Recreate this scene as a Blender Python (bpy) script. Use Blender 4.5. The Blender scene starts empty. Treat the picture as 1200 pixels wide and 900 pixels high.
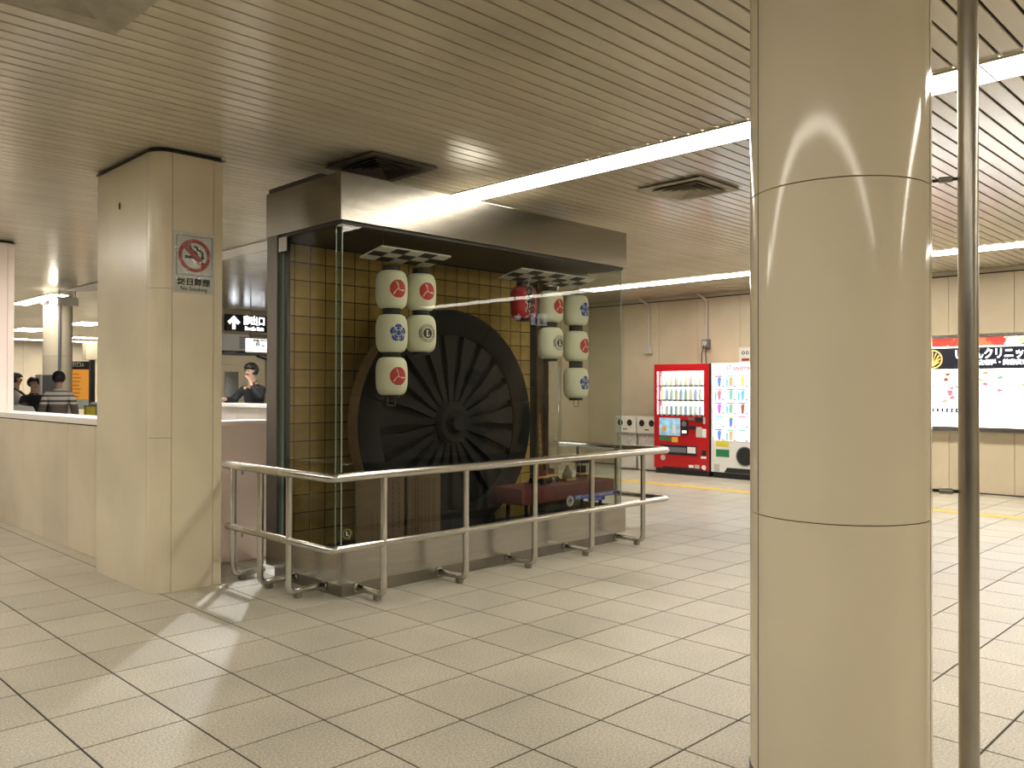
import bpy, bmesh, math, random
from mathutils import Matrix, Vector
from mathutils.geometry import tessellate_polygon
random.seed(7)
PI = math.pi
SC = bpy.context.scene
COL = SC.collection

# ------------------------------------------------------------------ camera, world, exposure
CAM_H = 1.519
_R = ((0.7057, -0.7085, 0.0019), (0.0066, 0.0038, -1.0), (0.7085, 0.7057, 0.0074))
cam = bpy.data.objects.new('camera', bpy.data.cameras.new('camera'))
COL.objects.link(cam)
rt, dn, fw = (Vector(r).normalized() for r in _R)
rt = (rt - fw * rt.dot(fw)).normalized()
dn = fw.cross(rt).normalized()
if dn.z > 0: dn = -dn
cam.matrix_world = Matrix(((rt.x, -dn.x, -fw.x, 0), (rt.y, -dn.y, -fw.y, 0), (rt.z, -dn.z, -fw.z, CAM_H), (0, 0, 0, 1)))
cam.data.sensor_width = 36
cam.data.lens = 985 / 1200 * 36
cam.data.clip_end = 200
cam.data.clip_start = 0.02
SC.camera = cam

world = bpy.data.worlds.new('world'); SC.world = world
world.use_nodes = True
world.node_tree.nodes['Background'].inputs[0].default_value = (0.9, 0.82, 0.7, 1)
world.node_tree.nodes['Background'].inputs[1].default_value = 0.04
SC.view_settings.view_transform = 'Standard'
SC.view_settings.look = 'None'
SC.view_settings.gamma = 1
SC.view_settings.use_curve_mapping = False
SC.view_settings.exposure = 0.74
try:
    SC.cycles.use_denoising = True
    SC.cycles.max_bounces = 8
    SC.cycles.transparent_max_bounces = 16
    SC.cycles.sample_clamp_indirect = 6
    SC.cycles.blur_glossy = 0.3
except Exception:
    pass
LAMP = 13.0        # fluorescent panel radiance

# ------------------------------------------------------------------ materials
M = {}
def mat(name, col, rough=0.5, metal=0.0, noise=None, bump=None, emit=0.0, coat=0.0, spec=0.5, vary=0.0, emit_col=None, stretch=None):
    """noise=(scale, amount): colour variation; bump=(scale, strength); vary: per-object value variation"""
    m = bpy.data.materials.new(name); m.use_nodes = True
    nt = m.node_tree; N = nt.nodes; L = nt.links
    b = N['Principled BSDF']
    c = (col[0], col[1], col[2], 1)
    b.inputs['Base Color'].default_value = c
    b.inputs['Roughness'].default_value = rough
    b.inputs['Metallic'].default_value = metal
    b.inputs['Specular IOR Level'].default_value = spec
    b.inputs['Coat Weight'].default_value = coat
    b.inputs['Coat Roughness'].default_value = 0.06
    if emit:
        b.inputs['Emission Color'].default_value = (*(emit_col or col), 1)
        b.inputs['Emission Strength'].default_value = emit
    src = None
    if noise or bump:
        tc = N.new('ShaderNodeTexCoord'); mp = N.new('ShaderNodeMapping')
        L.new(tc.outputs['Object'], mp.inputs[0])
        if stretch: mp.inputs['Scale'].default_value = stretch
    if noise:
        n = N.new('ShaderNodeTexNoise'); n.inputs['Scale'].default_value = noise[0]; n.inputs['Detail'].default_value = 6
        L.new(mp.outputs[0], n.inputs['Vector'])
        r = N.new('ShaderNodeMapRange'); r.inputs[1].default_value = .3; r.inputs[2].default_value = .7
        r.inputs[3].default_value = 1 - noise[1]; r.inputs[4].default_value = 1 + noise[1]
        L.new(n.outputs['Fac'], r.inputs[0])
        h = N.new('ShaderNodeHueSaturation'); h.inputs['Color'].default_value = c
        L.new(r.outputs[0], h.inputs['Value']); src = h
    if vary:
        oi = N.new('ShaderNodeObjectInfo'); r2 = N.new('ShaderNodeMapRange')
        r2.inputs[3].default_value = 1 - vary; r2.inputs[4].default_value = 1 + vary
        L.new(oi.outputs['Random'], r2.inputs[0])
        h2 = N.new('ShaderNodeHueSaturation'); h2.inputs['Color'].default_value = c
        if src: L.new(src.outputs[0], h2.inputs['Color'])
        L.new(r2.outputs[0], h2.inputs['Value']); src = h2
    if src: L.new(src.outputs[0], b.inputs['Base Color'])
    if bump:
        n2 = N.new('ShaderNodeTexNoise'); n2.inputs['Scale'].default_value = bump[0]; n2.inputs['Detail'].default_value = 4
        L.new(mp.outputs[0], n2.inputs['Vector'])
        bp = N.new('ShaderNodeBump'); bp.inputs['Strength'].default_value = bump[1]; bp.inputs['Distance'].default_value = 0.01
        L.new(n2.outputs['Fac'], bp.inputs['Height']); L.new(bp.outputs[0], b.inputs['Normal'])
    M[name] = m
    return m

def glass_mat(name, tint, k=1.0):
    """clear pane: transparent + mirror by Schlick reflectance (same for both faces of the pane)"""
    m = bpy.data.materials.new(name); m.use_nodes = True
    nt = m.node_tree; N = nt.nodes; L = nt.links
    for n in list(N): N.remove(n)
    out = N.new('ShaderNodeOutputMaterial'); mix = N.new('ShaderNodeMixShader')
    tr = N.new('ShaderNodeBsdfTransparent'); tr.inputs[0].default_value = (*tint, 1)
    gl = N.new('ShaderNodeBsdfGlossy'); gl.inputs['Roughness'].default_value = 0.0
    gl.inputs['Color'].default_value = (1, 1, 1, 1)
    ge = N.new('ShaderNodeNewGeometry'); dt = N.new('ShaderNodeVectorMath'); dt.operation = 'DOT_PRODUCT'
    L.new(ge.outputs['Normal'], dt.inputs[0]); L.new(ge.outputs['Incoming'], dt.inputs[1])
    ab = N.new('ShaderNodeMath'); ab.operation = 'ABSOLUTE'; L.new(dt.outputs['Value'], ab.inputs[0])
    sb = N.new('ShaderNodeMath'); sb.operation = 'SUBTRACT'; sb.inputs[0].default_value = 1; L.new(ab.outputs[0], sb.inputs[1])
    pw = N.new('ShaderNodeMath'); pw.operation = 'POWER'; pw.inputs[1].default_value = 5; L.new(sb.outputs[0], pw.inputs[0])
    ml = N.new('ShaderNodeMath'); ml.operation = 'MULTIPLY_ADD'; ml.inputs[1].default_value = 0.95 * k; ml.inputs[2].default_value = 0.045 * k
    L.new(pw.outputs[0], ml.inputs[0]); L.new(ml.outputs[0], mix.inputs[0])
    L.new(tr.outputs[0], mix.inputs[1]); L.new(gl.outputs[0], mix.inputs[2]); L.new(mix.outputs[0], out.inputs[0])
    M[name] = m
    return m

mat('grout', (0.03, 0.025, 0.02), 0.9)
# terrazzo floor tile with speckles
def tile_mat():
    m = mat('tile', (0.43, 0.40, 0.33), 0.36, vary=0.06, spec=0.45)
    nt = m.node_tree; N = nt.nodes; L = nt.links; b = N['Principled BSDF']
    old = b.inputs['Base Color'].links[0].from_socket
    tc = N.new('ShaderNodeTexCoord')
    ge = N.new('ShaderNodeNewGeometry')
    n1 = N.new('ShaderNodeTexNoise'); n1.inputs['Scale'].default_value = 95; n1.inputs['Detail'].default_value = 3
    n2 = N.new('ShaderNodeTexNoise'); n2.inputs['Scale'].default_value = 1.6; n2.inputs['Detail'].default_value = 6
    L.new(ge.outputs['Position'], n1.inputs['Vector']); L.new(ge.outputs['Position'], n2.inputs['Vector'])
    r1 = N.new('ShaderNodeMapRange'); r1.inputs[1].default_value = .3; r1.inputs[2].default_value = .7; r1.inputs[3].default_value = .62; r1.inputs[4].default_value = 1.34
    r2 = N.new('ShaderNodeMapRange'); r2.inputs[1].default_value = .3; r2.inputs[2].default_value = .7; r2.inputs[3].default_value = .86; r2.inputs[4].default_value = 1.12
    L.new(n1.outputs['Fac'], r1.inputs[0]); L.new(n2.outputs['Fac'], r2.inputs[0])
    mu = N.new('ShaderNodeMath'); mu.operation = 'MULTIPLY'; L.new(r1.outputs[0], mu.inputs[0]); L.new(r2.outputs[0], mu.inputs[1])
    hs = N.new('ShaderNodeHueSaturation'); L.new(old, hs.inputs['Color']); L.new(mu.outputs[0], hs.inputs['Value'])
    L.new(hs.outputs[0], b.inputs['Base Color'])
    rr = N.new('ShaderNodeMapRange'); rr.inputs[3].default_value = .23; rr.inputs[4].default_value = .47; rr.inputs[1].default_value = .0
    cl = N.new('ShaderNodeMath'); cl.operation = 'MAXIMUM'; cl.inputs[1].default_value = 0.285
    L.new(n2.outputs['Fac'], rr.inputs[0]); L.new(rr.outputs[0], cl.inputs[0]); L.new(cl.outputs[0], b.inputs['Roughness'])
tile_mat()
mat('slat', (0.50, 0.45, 0.35), 0.2, noise=(2.2, 0.13), bump=(5, 0.02), vary=0.05, stretch=(0.35, 3, 3))
mat('ceiling_dark', (0.02, 0.018, 0.015), 0.9)
mat('wall', (0.58, 0.495, 0.36), 0.32, noise=(1.3, 0.10), vary=0.03)
mat('wall_low', (0.66, 0.565, 0.42), 0.32, noise=(1.3, 0.10), vary=0.03)
mat('wall_pink', (0.88, 0.73, 0.645), 0.35, noise=(1.1, 0.06))
mat('pillar', (0.68, 0.595, 0.435), 0.28, noise=(1.5, 0.09), bump=(3, 0.015))
mat('column', (0.70, 0.62, 0.465), 0.10, noise=(1.2, 0.04), bump=(2.2, 0.012), spec=0.34)
mat('seam', (0.035, 0.028, 0.022), 0.8)
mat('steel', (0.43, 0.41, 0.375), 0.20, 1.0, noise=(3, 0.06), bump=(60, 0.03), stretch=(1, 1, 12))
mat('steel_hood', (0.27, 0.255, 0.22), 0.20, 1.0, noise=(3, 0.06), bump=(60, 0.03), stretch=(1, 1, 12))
mat('steel_rail', (0.58, 0.56, 0.52), 0.22, 1.0, noise=(9, 0.10))
mat('steel_dark', (0.30, 0.28, 0.25), 0.35, 1.0, noise=(6, 0.10))
mat('post_steel', (0.17, 0.16, 0.15), 0.5, 1.0)
mat('pole', (0.42, 0.39, 0.34), 0.30, 1.0, noise=(5, 0.10))
mat('black', (0.012, 0.012, 0.012), 0.5)
mat('black_gloss', (0.010, 0.011, 0.012), 0.22)
mat('case_dark', (0.02, 0.02, 0.018), 0.5)
mat('white', (0.75, 0.74, 0.70), 0.5)
mat('board_white', (0.55, 0.56, 0.50), 0.5)
mat('gold', (0.38, 0.25, 0.06), 0.38, 0.45, noise=(7, 0.22), vary=0.10)
mat('gold_joint', (0.02, 0.014, 0.007), 0.8)
mat('wood_side', (0.15, 0.095, 0.052), 0.55, noise=(8, 0.2))
mat('lacquer', (0.005, 0.0055, 0.0055), 0.5, spec=0.15)
mat('lacquer_spoke', (0.009, 0.0095, 0.0095), 0.5, spec=0.2)
mat('paper', (0.74, 0.73, 0.56), 0.6, bump=(40, 0.04), stretch=(0.1, 0.1, 4))
mat('paper_red', (0.42, 0.025, 0.03), 0.55)
mat('red_print', (0.47, 0.03, 0.03), 0.55)
mat('blue_print', (0.03, 0.06, 0.30), 0.55)
mat('black_print', (0.02, 0.025, 0.02), 0.55)
mat('yellow_print', (0.35, 0.30, 0.06), 0.5)
mat('maroon', (0.10, 0.016, 0.016), 0.75, noise=(20, 0.15))
mat('blue_tape', (0.02, 0.05, 0.38), 0.4)
mat('notice_wood', (0.11, 0.066, 0.034), 0.6, noise=(5, 0.12), stretch=(1, 1, 6))
mat('notice_ink', (0.045, 0.028, 0.016), 0.7)
mat('brass', (0.55, 0.36, 0.14), 0.3, 1.0)
mat('vend_red', (0.46, 0.010, 0.014), 0.28, coat=0.3)
mat('vend_white', (0.74, 0.73, 0.70), 0.3)
mat('vend_lit', (0.9, 0.95, 1.0), 0.5, emit=1.1, emit_col=(0.86, 0.94, 1.0))
mat('vend_led', (0.9, 0.95, 1.0), 0.5, emit=9, emit_col=(0.88, 0.95, 1.0))
mat('card_lit', (0.35, 0.36, 0.4), 0.5, emit=0.8, emit_col=(0.95, 0.96, 1.0))
for nm, c in (('pink', (0.95, 0.25, 0.35)), ('cyan', (0.2, 0.65, 0.9)), ('purple', (0.65, 0.2, 0.75)), ('orange', (0.95, 0.5, 0.2)),
              ('brown', (0.45, 0.15, 0.08)), ('green', (0.25, 0.65, 0.45)), ('blue', (0.15, 0.3, 0.8)), ('yellow', (0.95, 0.75, 0.2))):
    mat('card_' + nm, tuple(x * .5 for x in c), 0.5, emit=0.38, emit_col=c)
    mat('can_' + nm, tuple(0.45 + x * 0.5 for x in c), 0.3)
mat('card_red', (0.7, 0.02, 0.04), 0.5, emit=0.5, emit_col=(0.8, 0.03, 0.06))
mat('can_white', (0.8, 0.8, 0.8), 0.3)
mat('sticker_green', (0.02, 0.20, 0.07), 0.5)
mat('sticker_yellow', (0.75, 0.65, 0.05), 0.5)
mat('sticker_orange', (0.75, 0.38, 0.05), 0.5)
mat('yellow_line', (0.62, 0.40, 0.05), 0.6, noise=(8, 0.15))
mat('lamp_on', (1, 0.97, 0.88), 0.5, emit=LAMP, emit_col=(1.0, 0.93, 0.80))
mat('lamp_on_far', (1, 0.97, 0.9), 0.5, emit=LAMP * 1.1, emit_col=(1.0, 0.94, 0.84))
mat('lamp_row', (1, 0.97, 0.88), 0.5, emit=LAMP * 0.85, emit_col=(1.0, 0.93, 0.80))
mat('lamp_off', (0.78, 0.74, 0.68), 0.35)
mat('lamp_frame', (0.5, 0.46, 0.38), 0.4)
mat('downlight', (1, 1, 1), 0.5, emit=7000, emit_col=(0.93, 0.95, 1.0))
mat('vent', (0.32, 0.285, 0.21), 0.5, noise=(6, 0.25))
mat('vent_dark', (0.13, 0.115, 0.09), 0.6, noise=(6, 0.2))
mat('sign_white_lit', (0.9, 0.95, 1), 0.5, emit=3.0, emit_col=(0.9, 0.94, 1.0))
mat('sign_white', (0.8, 0.82, 0.8), 0.4, emit=0.9, emit_col=(0.95, 1.0, 0.95))
mat('ad_white', (0.95, 0.95, 0.95), 0.5, emit=2.7, emit_col=(1.0, 0.97, 0.93))
mat('ad_navy', (0.012, 0.014, 0.03), 0.4, emit=0.02)
mat('ad_gold', (0.75, 0.5, 0.15), 0.4, emit=0.8, emit_col=(0.75, 0.5, 0.15))
mat('bin_white', (0.62, 0.58, 0.50), 0.35)
mat('bin_marble', (0.45, 0.42, 0.37), 0.4, noise=(22, 0.25))
mat('skin', (0.55, 0.34, 0.24), 0.5)
mat('hair', (0.012, 0.010, 0.009), 0.5)
mat('cloth_black', (0.014, 0.015, 0.017), 0.85)
mat('cloth_white', (0.55, 0.53, 0.50), 0.85)
mat('cloth_brown', (0.16, 0.12, 0.085), 0.85)
mat('denim', (0.04, 0.05, 0.08), 0.85)
mat('cream', (0.62, 0.54, 0.38), 0.5)
mat('grey', (0.16, 0.16, 0.17), 0.45)
mat('grey_light', (0.52, 0.49, 0.44), 0.4)
mat('orange_board', (0.72, 0.30, 0.04), 0.5, emit=0.25, emit_col=(0.8, 0.35, 0.05))
mat('map_pale', (0.55, 0.66, 0.60), 0.5)
mat('counter_white', (0.82, 0.76, 0.70), 0.4)
mat('dark_glass', (0.10, 0.11, 0.09), 0.1)
mat('sheet', (0.55, 0.55, 0.52), 0.35)
mat('sign_red', (0.33, 0.035, 0.03), 0.4)
mat('screen_photo', (0.2, 0.35, 0.45), 0.4, noise=(9, 0.6), emit=0.5, emit_col=(0.2, 0.35, 0.45))
mat('base_skirt', (0.035, 0.03, 0.028), 0.4)
glass_mat('glass', (0.885, 0.90, 0.88), 0.30)
glass_mat('film', (0.97, 0.97, 0.96), 0.9)
mat('glass_edge', (0.28, 0.36, 0.32), 0.2)

def flowers_mat():
    m = mat('ad_flowers', (0.9, 0.4, 0.3), 0.5, emit=1.3)
    nt = m.node_tree; N = nt.nodes; L = nt.links; b = N['Principled BSDF']
    ge = N.new('ShaderNodeNewGeometry'); v = N.new('ShaderNodeTexVoronoi'); v.inputs['Scale'].default_value = 5.5
    no = N.new('ShaderNodeTexNoise'); no.inputs['Scale'].default_value = 14
    add = N.new('ShaderNodeMixRGB'); add.inputs[0].default_value = .15
    L.new(ge.outputs['Position'], no.inputs['Vector']); L.new(ge.outputs['Position'], add.inputs[1]); L.new(no.outputs['Color'], add.inputs[2])
    L.new(add.outputs[0], v.inputs['Vector'])
    sp = N.new('ShaderNodeSeparateColor'); L.new(v.outputs['Color'], sp.inputs[0])
    cr = N.new('ShaderNodeValToRGB'); e = cr.color_ramp; e.interpolation = 'CONSTANT'
    e.elements[0].color = (1, 0.9, 0.6, 1); e.elements[1].position = 0.25; e.elements[1].color = (0.75, 0.10, 0.04, 1)
    for p, c in ((.5, (.9, .35, .12, 1)), (.68, (.35, .5, .12, 1)), (.8, (.6, .03, .02, 1))):
        x = e.elements.new(p); x.color = c
    L.new(sp.outputs[0], cr.inputs[0]); L.new(cr.outputs[0], b.inputs['Emission Color']); L.new(cr.outputs[0], b.inputs['Base Color'])
flowers_mat()

def sweater_mat():
    m = mat('sweater_knit', (0.2, 0.16, 0.13), 0.9)
    nt = m.node_tree; N = nt.nodes; L = nt.links; b = N['Principled BSDF']
    tc = N.new('ShaderNodeTexCoord'); s = N.new('ShaderNodeSeparateXYZ'); L.new(tc.outputs['Object'], s.inputs[0])
    w = N.new('ShaderNodeTexWave'); w.inputs['Scale'].default_value = 14; w.bands_direction = 'X'
    L.new(tc.outputs['Object'], w.inputs['Vector'])
    md = N.new('ShaderNodeMath'); md.operation = 'MULTIPLY_ADD'; md.inputs[1].default_value = 0.018
    L.new(w.outputs['Fac'], md.inputs[0]); L.new(s.outputs['Z'], md.inputs[2])
    r = N.new('ShaderNodeMapRange'); r.inputs[1].default_value = 0.9; r.inputs[2].default_value = 1.55
    L.new(md.outputs[0], r.inputs[0])
    cr = N.new('ShaderNodeValToRGB'); e = cr.color_ramp; e.interpolation = 'CONSTANT'
    base = (0.15, 0.12, 0.10, 1); wh = (0.80, 0.76, 0.68, 1); dk = (0.04, 0.03, 0.03, 1)
    e.elements[0].color = base; e.elements[1].position = 0.50; e.elements[1].color = wh
    for p, c in ((.55, dk), (.60, wh), (.68, dk), (.72, wh), (.80, dk), (.83, wh), (.91, dk)):
        x = e.elements.new(p); x.color = c
    L.new(r.outputs[0], cr.inputs[0]); L.new(cr.outputs[0], b.inputs['Base Color'])
sweater_mat()

# ------------------------------------------------------------------ geometry helpers
def tag(o, label=None, cat=None, group=None, kind=None):
    if label: o['label'] = label
    if cat: o['category'] = cat
    if group: o['group'] = group
    if kind: o['kind'] = kind
    return o
def thing(name, label, cat, loc=(0, 0, 0), rotz=0, group=None):
    o = bpy.data.objects.new(name, None); COL.objects.link(o)
    o.empty_display_size = 0.1
    o.location = loc; o.rotation_euler = (0, 0, rotz)
    return tag(o, label, cat, group)
def link(name, me, parent=None, loc=None, local=False):
    """local=False: mesh data is in world coordinates even under a moved thing"""
    o = bpy.data.objects.new(name, me); COL.objects.link(o)
    if parent is not None:
        o.parent = parent
        if not local and parent.type == 'EMPTY':
            o.matrix_parent_inverse = (Matrix.Translation(parent.location) @ Matrix.Rotation(parent.rotation_euler.z, 4, 'Z')).inverted()
    if loc is not None: o.location = loc
    return o
def to_mesh(bm, name, mats, smooth=False):
    bmesh.ops.recalc_face_normals(bm, faces=bm.faces)
    me = bpy.data.meshes.new(name); bm.to_mesh(me); bm.free()
    for m in (mats if isinstance(mats, (list, tuple)) else [mats]): me.materials.append(M[m])
    if smooth:
        for p in me.polygons: p.use_smooth = True
        if smooth == 'auto':
            try: me.set_sharp_from_angle(angle=math.radians(40))
            except Exception: pass
    return me
def B(): return bmesh.new()
def bx(bm, x0, x1, y0, y1, z0, z1, bevel=0.0, mi=0):
    vs = [bm.verts.new(p) for p in ((x0,y0,z0),(x1,y0,z0),(x1,y1,z0),(x0,y1,z0),(x0,y0,z1),(x1,y0,z1),(x1,y1,z1),(x0,y1,z1))]
    fs = [bm.faces.new([vs[i] for i in f]) for f in ((3,2,1,0),(4,5,6,7),(0,1,5,4),(1,2,6,5),(2,3,7,6),(3,0,4,7))]
    for f in fs: f.material_index = mi
    if bevel:
        es = list({e for f in fs for e in f.edges})
        bmesh.ops.bevel(bm, geom=es, offset=bevel, segments=2, affect='EDGES', profile=0.5)
    return bm
def box(name, parent, mat_, x0, x1, y0, y1, z0, z1, bevel=0.0, local=False):
    bm = B(); bx(bm, min(x0,x1), max(x0,x1), min(y0,y1), max(y0,y1), min(z0,z1), max(z0,z1), bevel)
    return link(name, to_mesh(bm, name, mat_), parent, local=local)
def tube(bm, pts, r, n=12, caps=True, mi=0):
    pts = [Vector(p) for p in pts]; rings = []
    rr = r if isinstance(r, (list, tuple)) else [r] * len(pts)
    up = None
    for i, p in enumerate(pts):
        d = (pts[min(i + 1, len(pts) - 1)] - pts[max(i - 1, 0)]).normalized()
        if up is None:
            up = d.orthogonal().normalized()
        a = (up - d * up.dot(d)).normalized(); up = a; c = d.cross(a)
        rings.append([bm.verts.new(p + (a * math.cos(2*PI*k/n) + c * math.sin(2*PI*k/n)) * rr[i]) for k in range(n)])
    for i in range(len(rings) - 1):
        for k in range(n):
            f = bm.faces.new((rings[i][k], rings[i][(k+1)%n], rings[i+1][(k+1)%n], rings[i+1][k])); f.material_index = mi
    if caps:
        f = bm.faces.new(list(reversed(rings[0]))); f.material_index = mi
        f = bm.faces.new(rings[-1]); f.material_index = mi
    return bm
def tube_obj(name, parent, mat_, pts, r, n=12, local=False):
    bm = B(); tube(bm, pts, r, n)
    return link(name, to_mesh(bm, name, mat_, 'auto'), parent, local=local)
def bend(pts, rad, seg=5):
    """round the inner corners of a polyline"""
    pts = [Vector(p) for p in pts]; out = [pts[0]]
    for i in range(1, len(pts) - 1):
        a = (pts[i-1] - pts[i]).normalized(); b = (pts[i+1] - pts[i]).normalized()
        p0 = pts[i] + a * rad; p2 = pts[i] + b * rad
        for k in range(seg + 1):
            t = k / seg
            out.append(p0 * (1-t)**2 + pts[i] * 2*t*(1-t) + p2 * t**2)
    out.append(pts[-1]); return out
def lathe(bm, prof, n=32, cx=0, cy=0, mi=0, a0=0, a1=2*PI):
    full = abs(a1 - a0 - 2*PI) < 1e-6
    cols = n if full else n + 1
    rings = []
    for (r, z) in prof:
        if r < 1e-6: rings.append([bm.verts.new((cx, cy, z))])
        else: rings.append([bm.verts.new((cx + r*math.cos(a0 + (a1-a0)*k/n), cy + r*math.sin(a0 + (a1-a0)*k/n), z)) for k in range(cols)])
    for i in range(len(rings) - 1):
        A, Bq = rings[i], rings[i+1]
        for k in range(n):
            k2 = (k + 1) % cols
            if len(A) == 1 and len(Bq) == 1: continue
            if len(A) == 1: f = bm.faces.new((A[0], Bq[k2], Bq[k]))
            elif len(Bq) == 1: f = bm.faces.new((A[k], A[k2], Bq[0]))
            else: f = bm.faces.new((A[k], A[k2], Bq[k2], Bq[k]))
            f.material_index = mi
    return bm
def prism(bm, pts2, frame, t0, t1, mi=0):
    """extrude the 2D outline pts2 between t0 and t1 along the frame's third axis; frame=(origin, u, v, w)"""
    o, u, v, w = (Vector(q) for q in frame)
    a = [bm.verts.new(o + u*p[0] + v*p[1] + w*t0) for p in pts2]
    b = [bm.verts.new(o + u*p[0] + v*p[1] + w*t1) for p in pts2]
    n = len(pts2)
    fs = [bm.faces.new(list(reversed(a))), bm.faces.new(b)]
    fs += [bm.faces.new((a[i], a[(i+1)%n], b[(i+1)%n], b[i])) for i in range(n)]
    for f in fs: f.material_index = mi
    return bm
def prism_obj(name, parent, mat_, pts2, frame, t0, t1, local=False):
    bm = B(); prism(bm, pts2, frame, t0, t1)
    return link(name, to_mesh(bm, name, mat_), parent, local=local)
def circ(cx, cy, r, n=24, a0=0, a1=2*PI): return [(cx + r*math.cos(a0+(a1-a0)*k/n), cy + r*math.sin(a0+(a1-a0)*k/n)) for k in range(n)]
def ring_bm(bm, frame, cx, cy, r0, r1, t0, t1, n=40, mi=0):
    o, u, v, w = (Vector(q) for q in frame); g = []
    for k in range(n):
        c, s_ = math.cos(2*PI*k/n), math.sin(2*PI*k/n)
        g.append([bm.verts.new(o + u*(cx + r*c) + v*(cy + r*s_) + w*t) for r, t in ((r0,t0),(r1,t0),(r1,t1),(r0,t1))])
    for k in range(n):
        a, b = g[k], g[(k+1)%n]
        for i in range(4):
            f = bm.faces.new((a[i], b[i], b[(i+1)%4], a[(i+1)%4])); f.material_index = mi
    return bm
def text_bm(body, size, frame, depth=0.002, offset=0.0, align='CENTER', lift=0.0, xs=1.0, sub=0):
    c = bpy.data.curves.new('t', 'FONT'); c.body = body; c.size = size; c.align_x = align; c.align_y = 'CENTER'
    c.offset = offset; c.resolution_u = 3
    o = bpy.data.objects.new('t', c); COL.objects.link(o)
    dg = bpy.context.evaluated_depsgraph_get(); dg.update()
    me = bpy.data.meshes.new_from_object(o.evaluated_get(dg))
    bpy.data.objects.remove(o); bpy.data.curves.remove(c)
    bm = B(); bm.from_mesh(me); bpy.data.meshes.remove(me)
    bmesh.ops.triangulate(bm, faces=bm.faces)
    if depth > 0:
        ret = bmesh.ops.extrude_face_region(bm, geom=bm.faces[:])
        for v in ret['geom']:
            if isinstance(v, bmesh.types.BMVert): v.co.z += depth
    og, u, v_, w = (Vector(q) for q in frame)
    for v in bm.verts: v.co = og + u * v.co.x * xs + v_ * v.co.y + w * (v.co.z + lift)
    return bm
def text_obj(name, parent, mat_, body, size, frame, **kw):
    local = kw.pop('local', False)
    return link(name, to_mesh(text_bm(body, size, frame, **kw), name, mat_), parent, local=local)
def copy_tree(o, loc, label, group=None):
    c = o.copy(); COL.objects.link(c); c.location = loc; tag(c, label, None, group)
    for ch in o.children:
        d = ch.copy(); COL.objects.link(d); d.parent = c
        for g in ch.children:
            e = g.copy(); COL.objects.link(e); e.parent = d
    return c
ORD = ['first', 'second', 'third', 'fourth', 'fifth', 'sixth', 'seventh', 'eighth', 'ninth', 'tenth', 'eleventh', 'twelfth', 'thirteenth', 'fourteenth']

ZC = 3.33          # ceiling
XW = 13.70         # far wall with vending machines
XMIN, YMIN, YEND = -6.0, -8.0, 36.0

# ------------------------------------------------------------------ floor
fl = box('floor', None, 'grout', XMIN, 22, YMIN, YEND, -0.05, -0.0025); tag(fl, kind='structure')
S = 0.45; GX, GY = 1.6916, 4.251
def tile_bm(bm, x, y, g=0.0042):
    a, c = S/2 - g, S/2 - g - 0.0015
    vs = [bm.verts.new((x+sx*a, y+sy*a, -0.004)) for sx, sy in ((-1,-1),(1,-1),(1,1),(-1,1))]
    ws = [bm.verts.new((x+sx*c, y+sy*c, 0.0)) for sx, sy in ((-1,-1),(1,-1),(1,1),(-1,1))]
    bm.faces.new(ws)
    for i in range(4): bm.faces.new((vs[i], vs[(i+1)%4], ws[(i+1)%4], ws[i]))
def project(p):
    d = Vector(p) - Vector((0, 0, CAM_H)); z = d.dot(fw)
    if z < 0.3: return None
    return 600 + 985*d.dot(rt)/z, 450 + 985*d.dot(dn)/z, z
bm = B(); tile_bm(bm, 0, 0); tile_me = to_mesh(bm, 'tile', 'tile')
cand, rest = [], []
for i in range(int((XMIN-GX)/S)-1, int((22-GX)/S)+1):
    for j in range(int((YMIN-GY)/S)-1, int((YEND-GY)/S)+1):
        x, y = GX+(i+.5)*S, GY+(j+.5)*S
        if x < XMIN or x > 22 or y < YMIN or y > YEND: continue
        q = project((x, y, 0))
        hid = (3.55 < x < 6.75 and 5.3 < y < 6.2) or (x > 3.0 and y > 7.2) or (x > 2.75 and y > 7.6) or x > XW
        if q and -60 < q[0] < 1260 and 450 < q[1] < 985 and not hid and not (900 < q[0] < 1075 and q[2] > 3.4): cand.append((q[2], x, y))
        else: rest.append((x, y))
cand.sort()
for d, x, y in cand[:300]: link('tile', tile_me, fl, (x, y, 0))
bm = B()
for x, y in rest + [(x, y) for d, x, y in cand[300:]]: tile_bm(bm, x, y)
tag(link('distant_tiles', to_mesh(bm, 'distant_tiles', 'tile'), fl), kind='stuff')

# ------------------------------------------------------------------ ceiling of aluminium slats
ce = box('ceiling', None, 'ceiling_dark', XMIN, 22, YMIN, YEND, ZC+0.02, ZC+0.08); tag(ce, kind='structure')
bm = B(); P = 0.116; hw = P/2 - 0.0072
prof = [(-hw, .012), (-hw, .003), (-hw+.003, 0), (hw-.003, 0), (hw, .003), (hw, .012)]
prism(bm, prof, ((XMIN, 0, 0), (0, 1, 0), (0, 0, 1), (1, 0, 0)), 0, 22-XMIN)
slat_me = to_mesh(bm, 'slat', 'slat')
y = YMIN + P/2 + 0.05
far = B()
k = 0
while y < YEND:
    if -5.5 < y < 24:
        o = link('slat', slat_me, ce, (0, y, ZC)); o.rotation_euler.x = random.uniform(-0.006, 0.006); k += 1
    else: bx(far, XMIN, 22, y-hw, y+hw, ZC, ZC+.012)
    y += P
tag(link('distant_slats', to_mesh(far, 'distant_slats', 'slat'), ce), kind='stuff')

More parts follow.
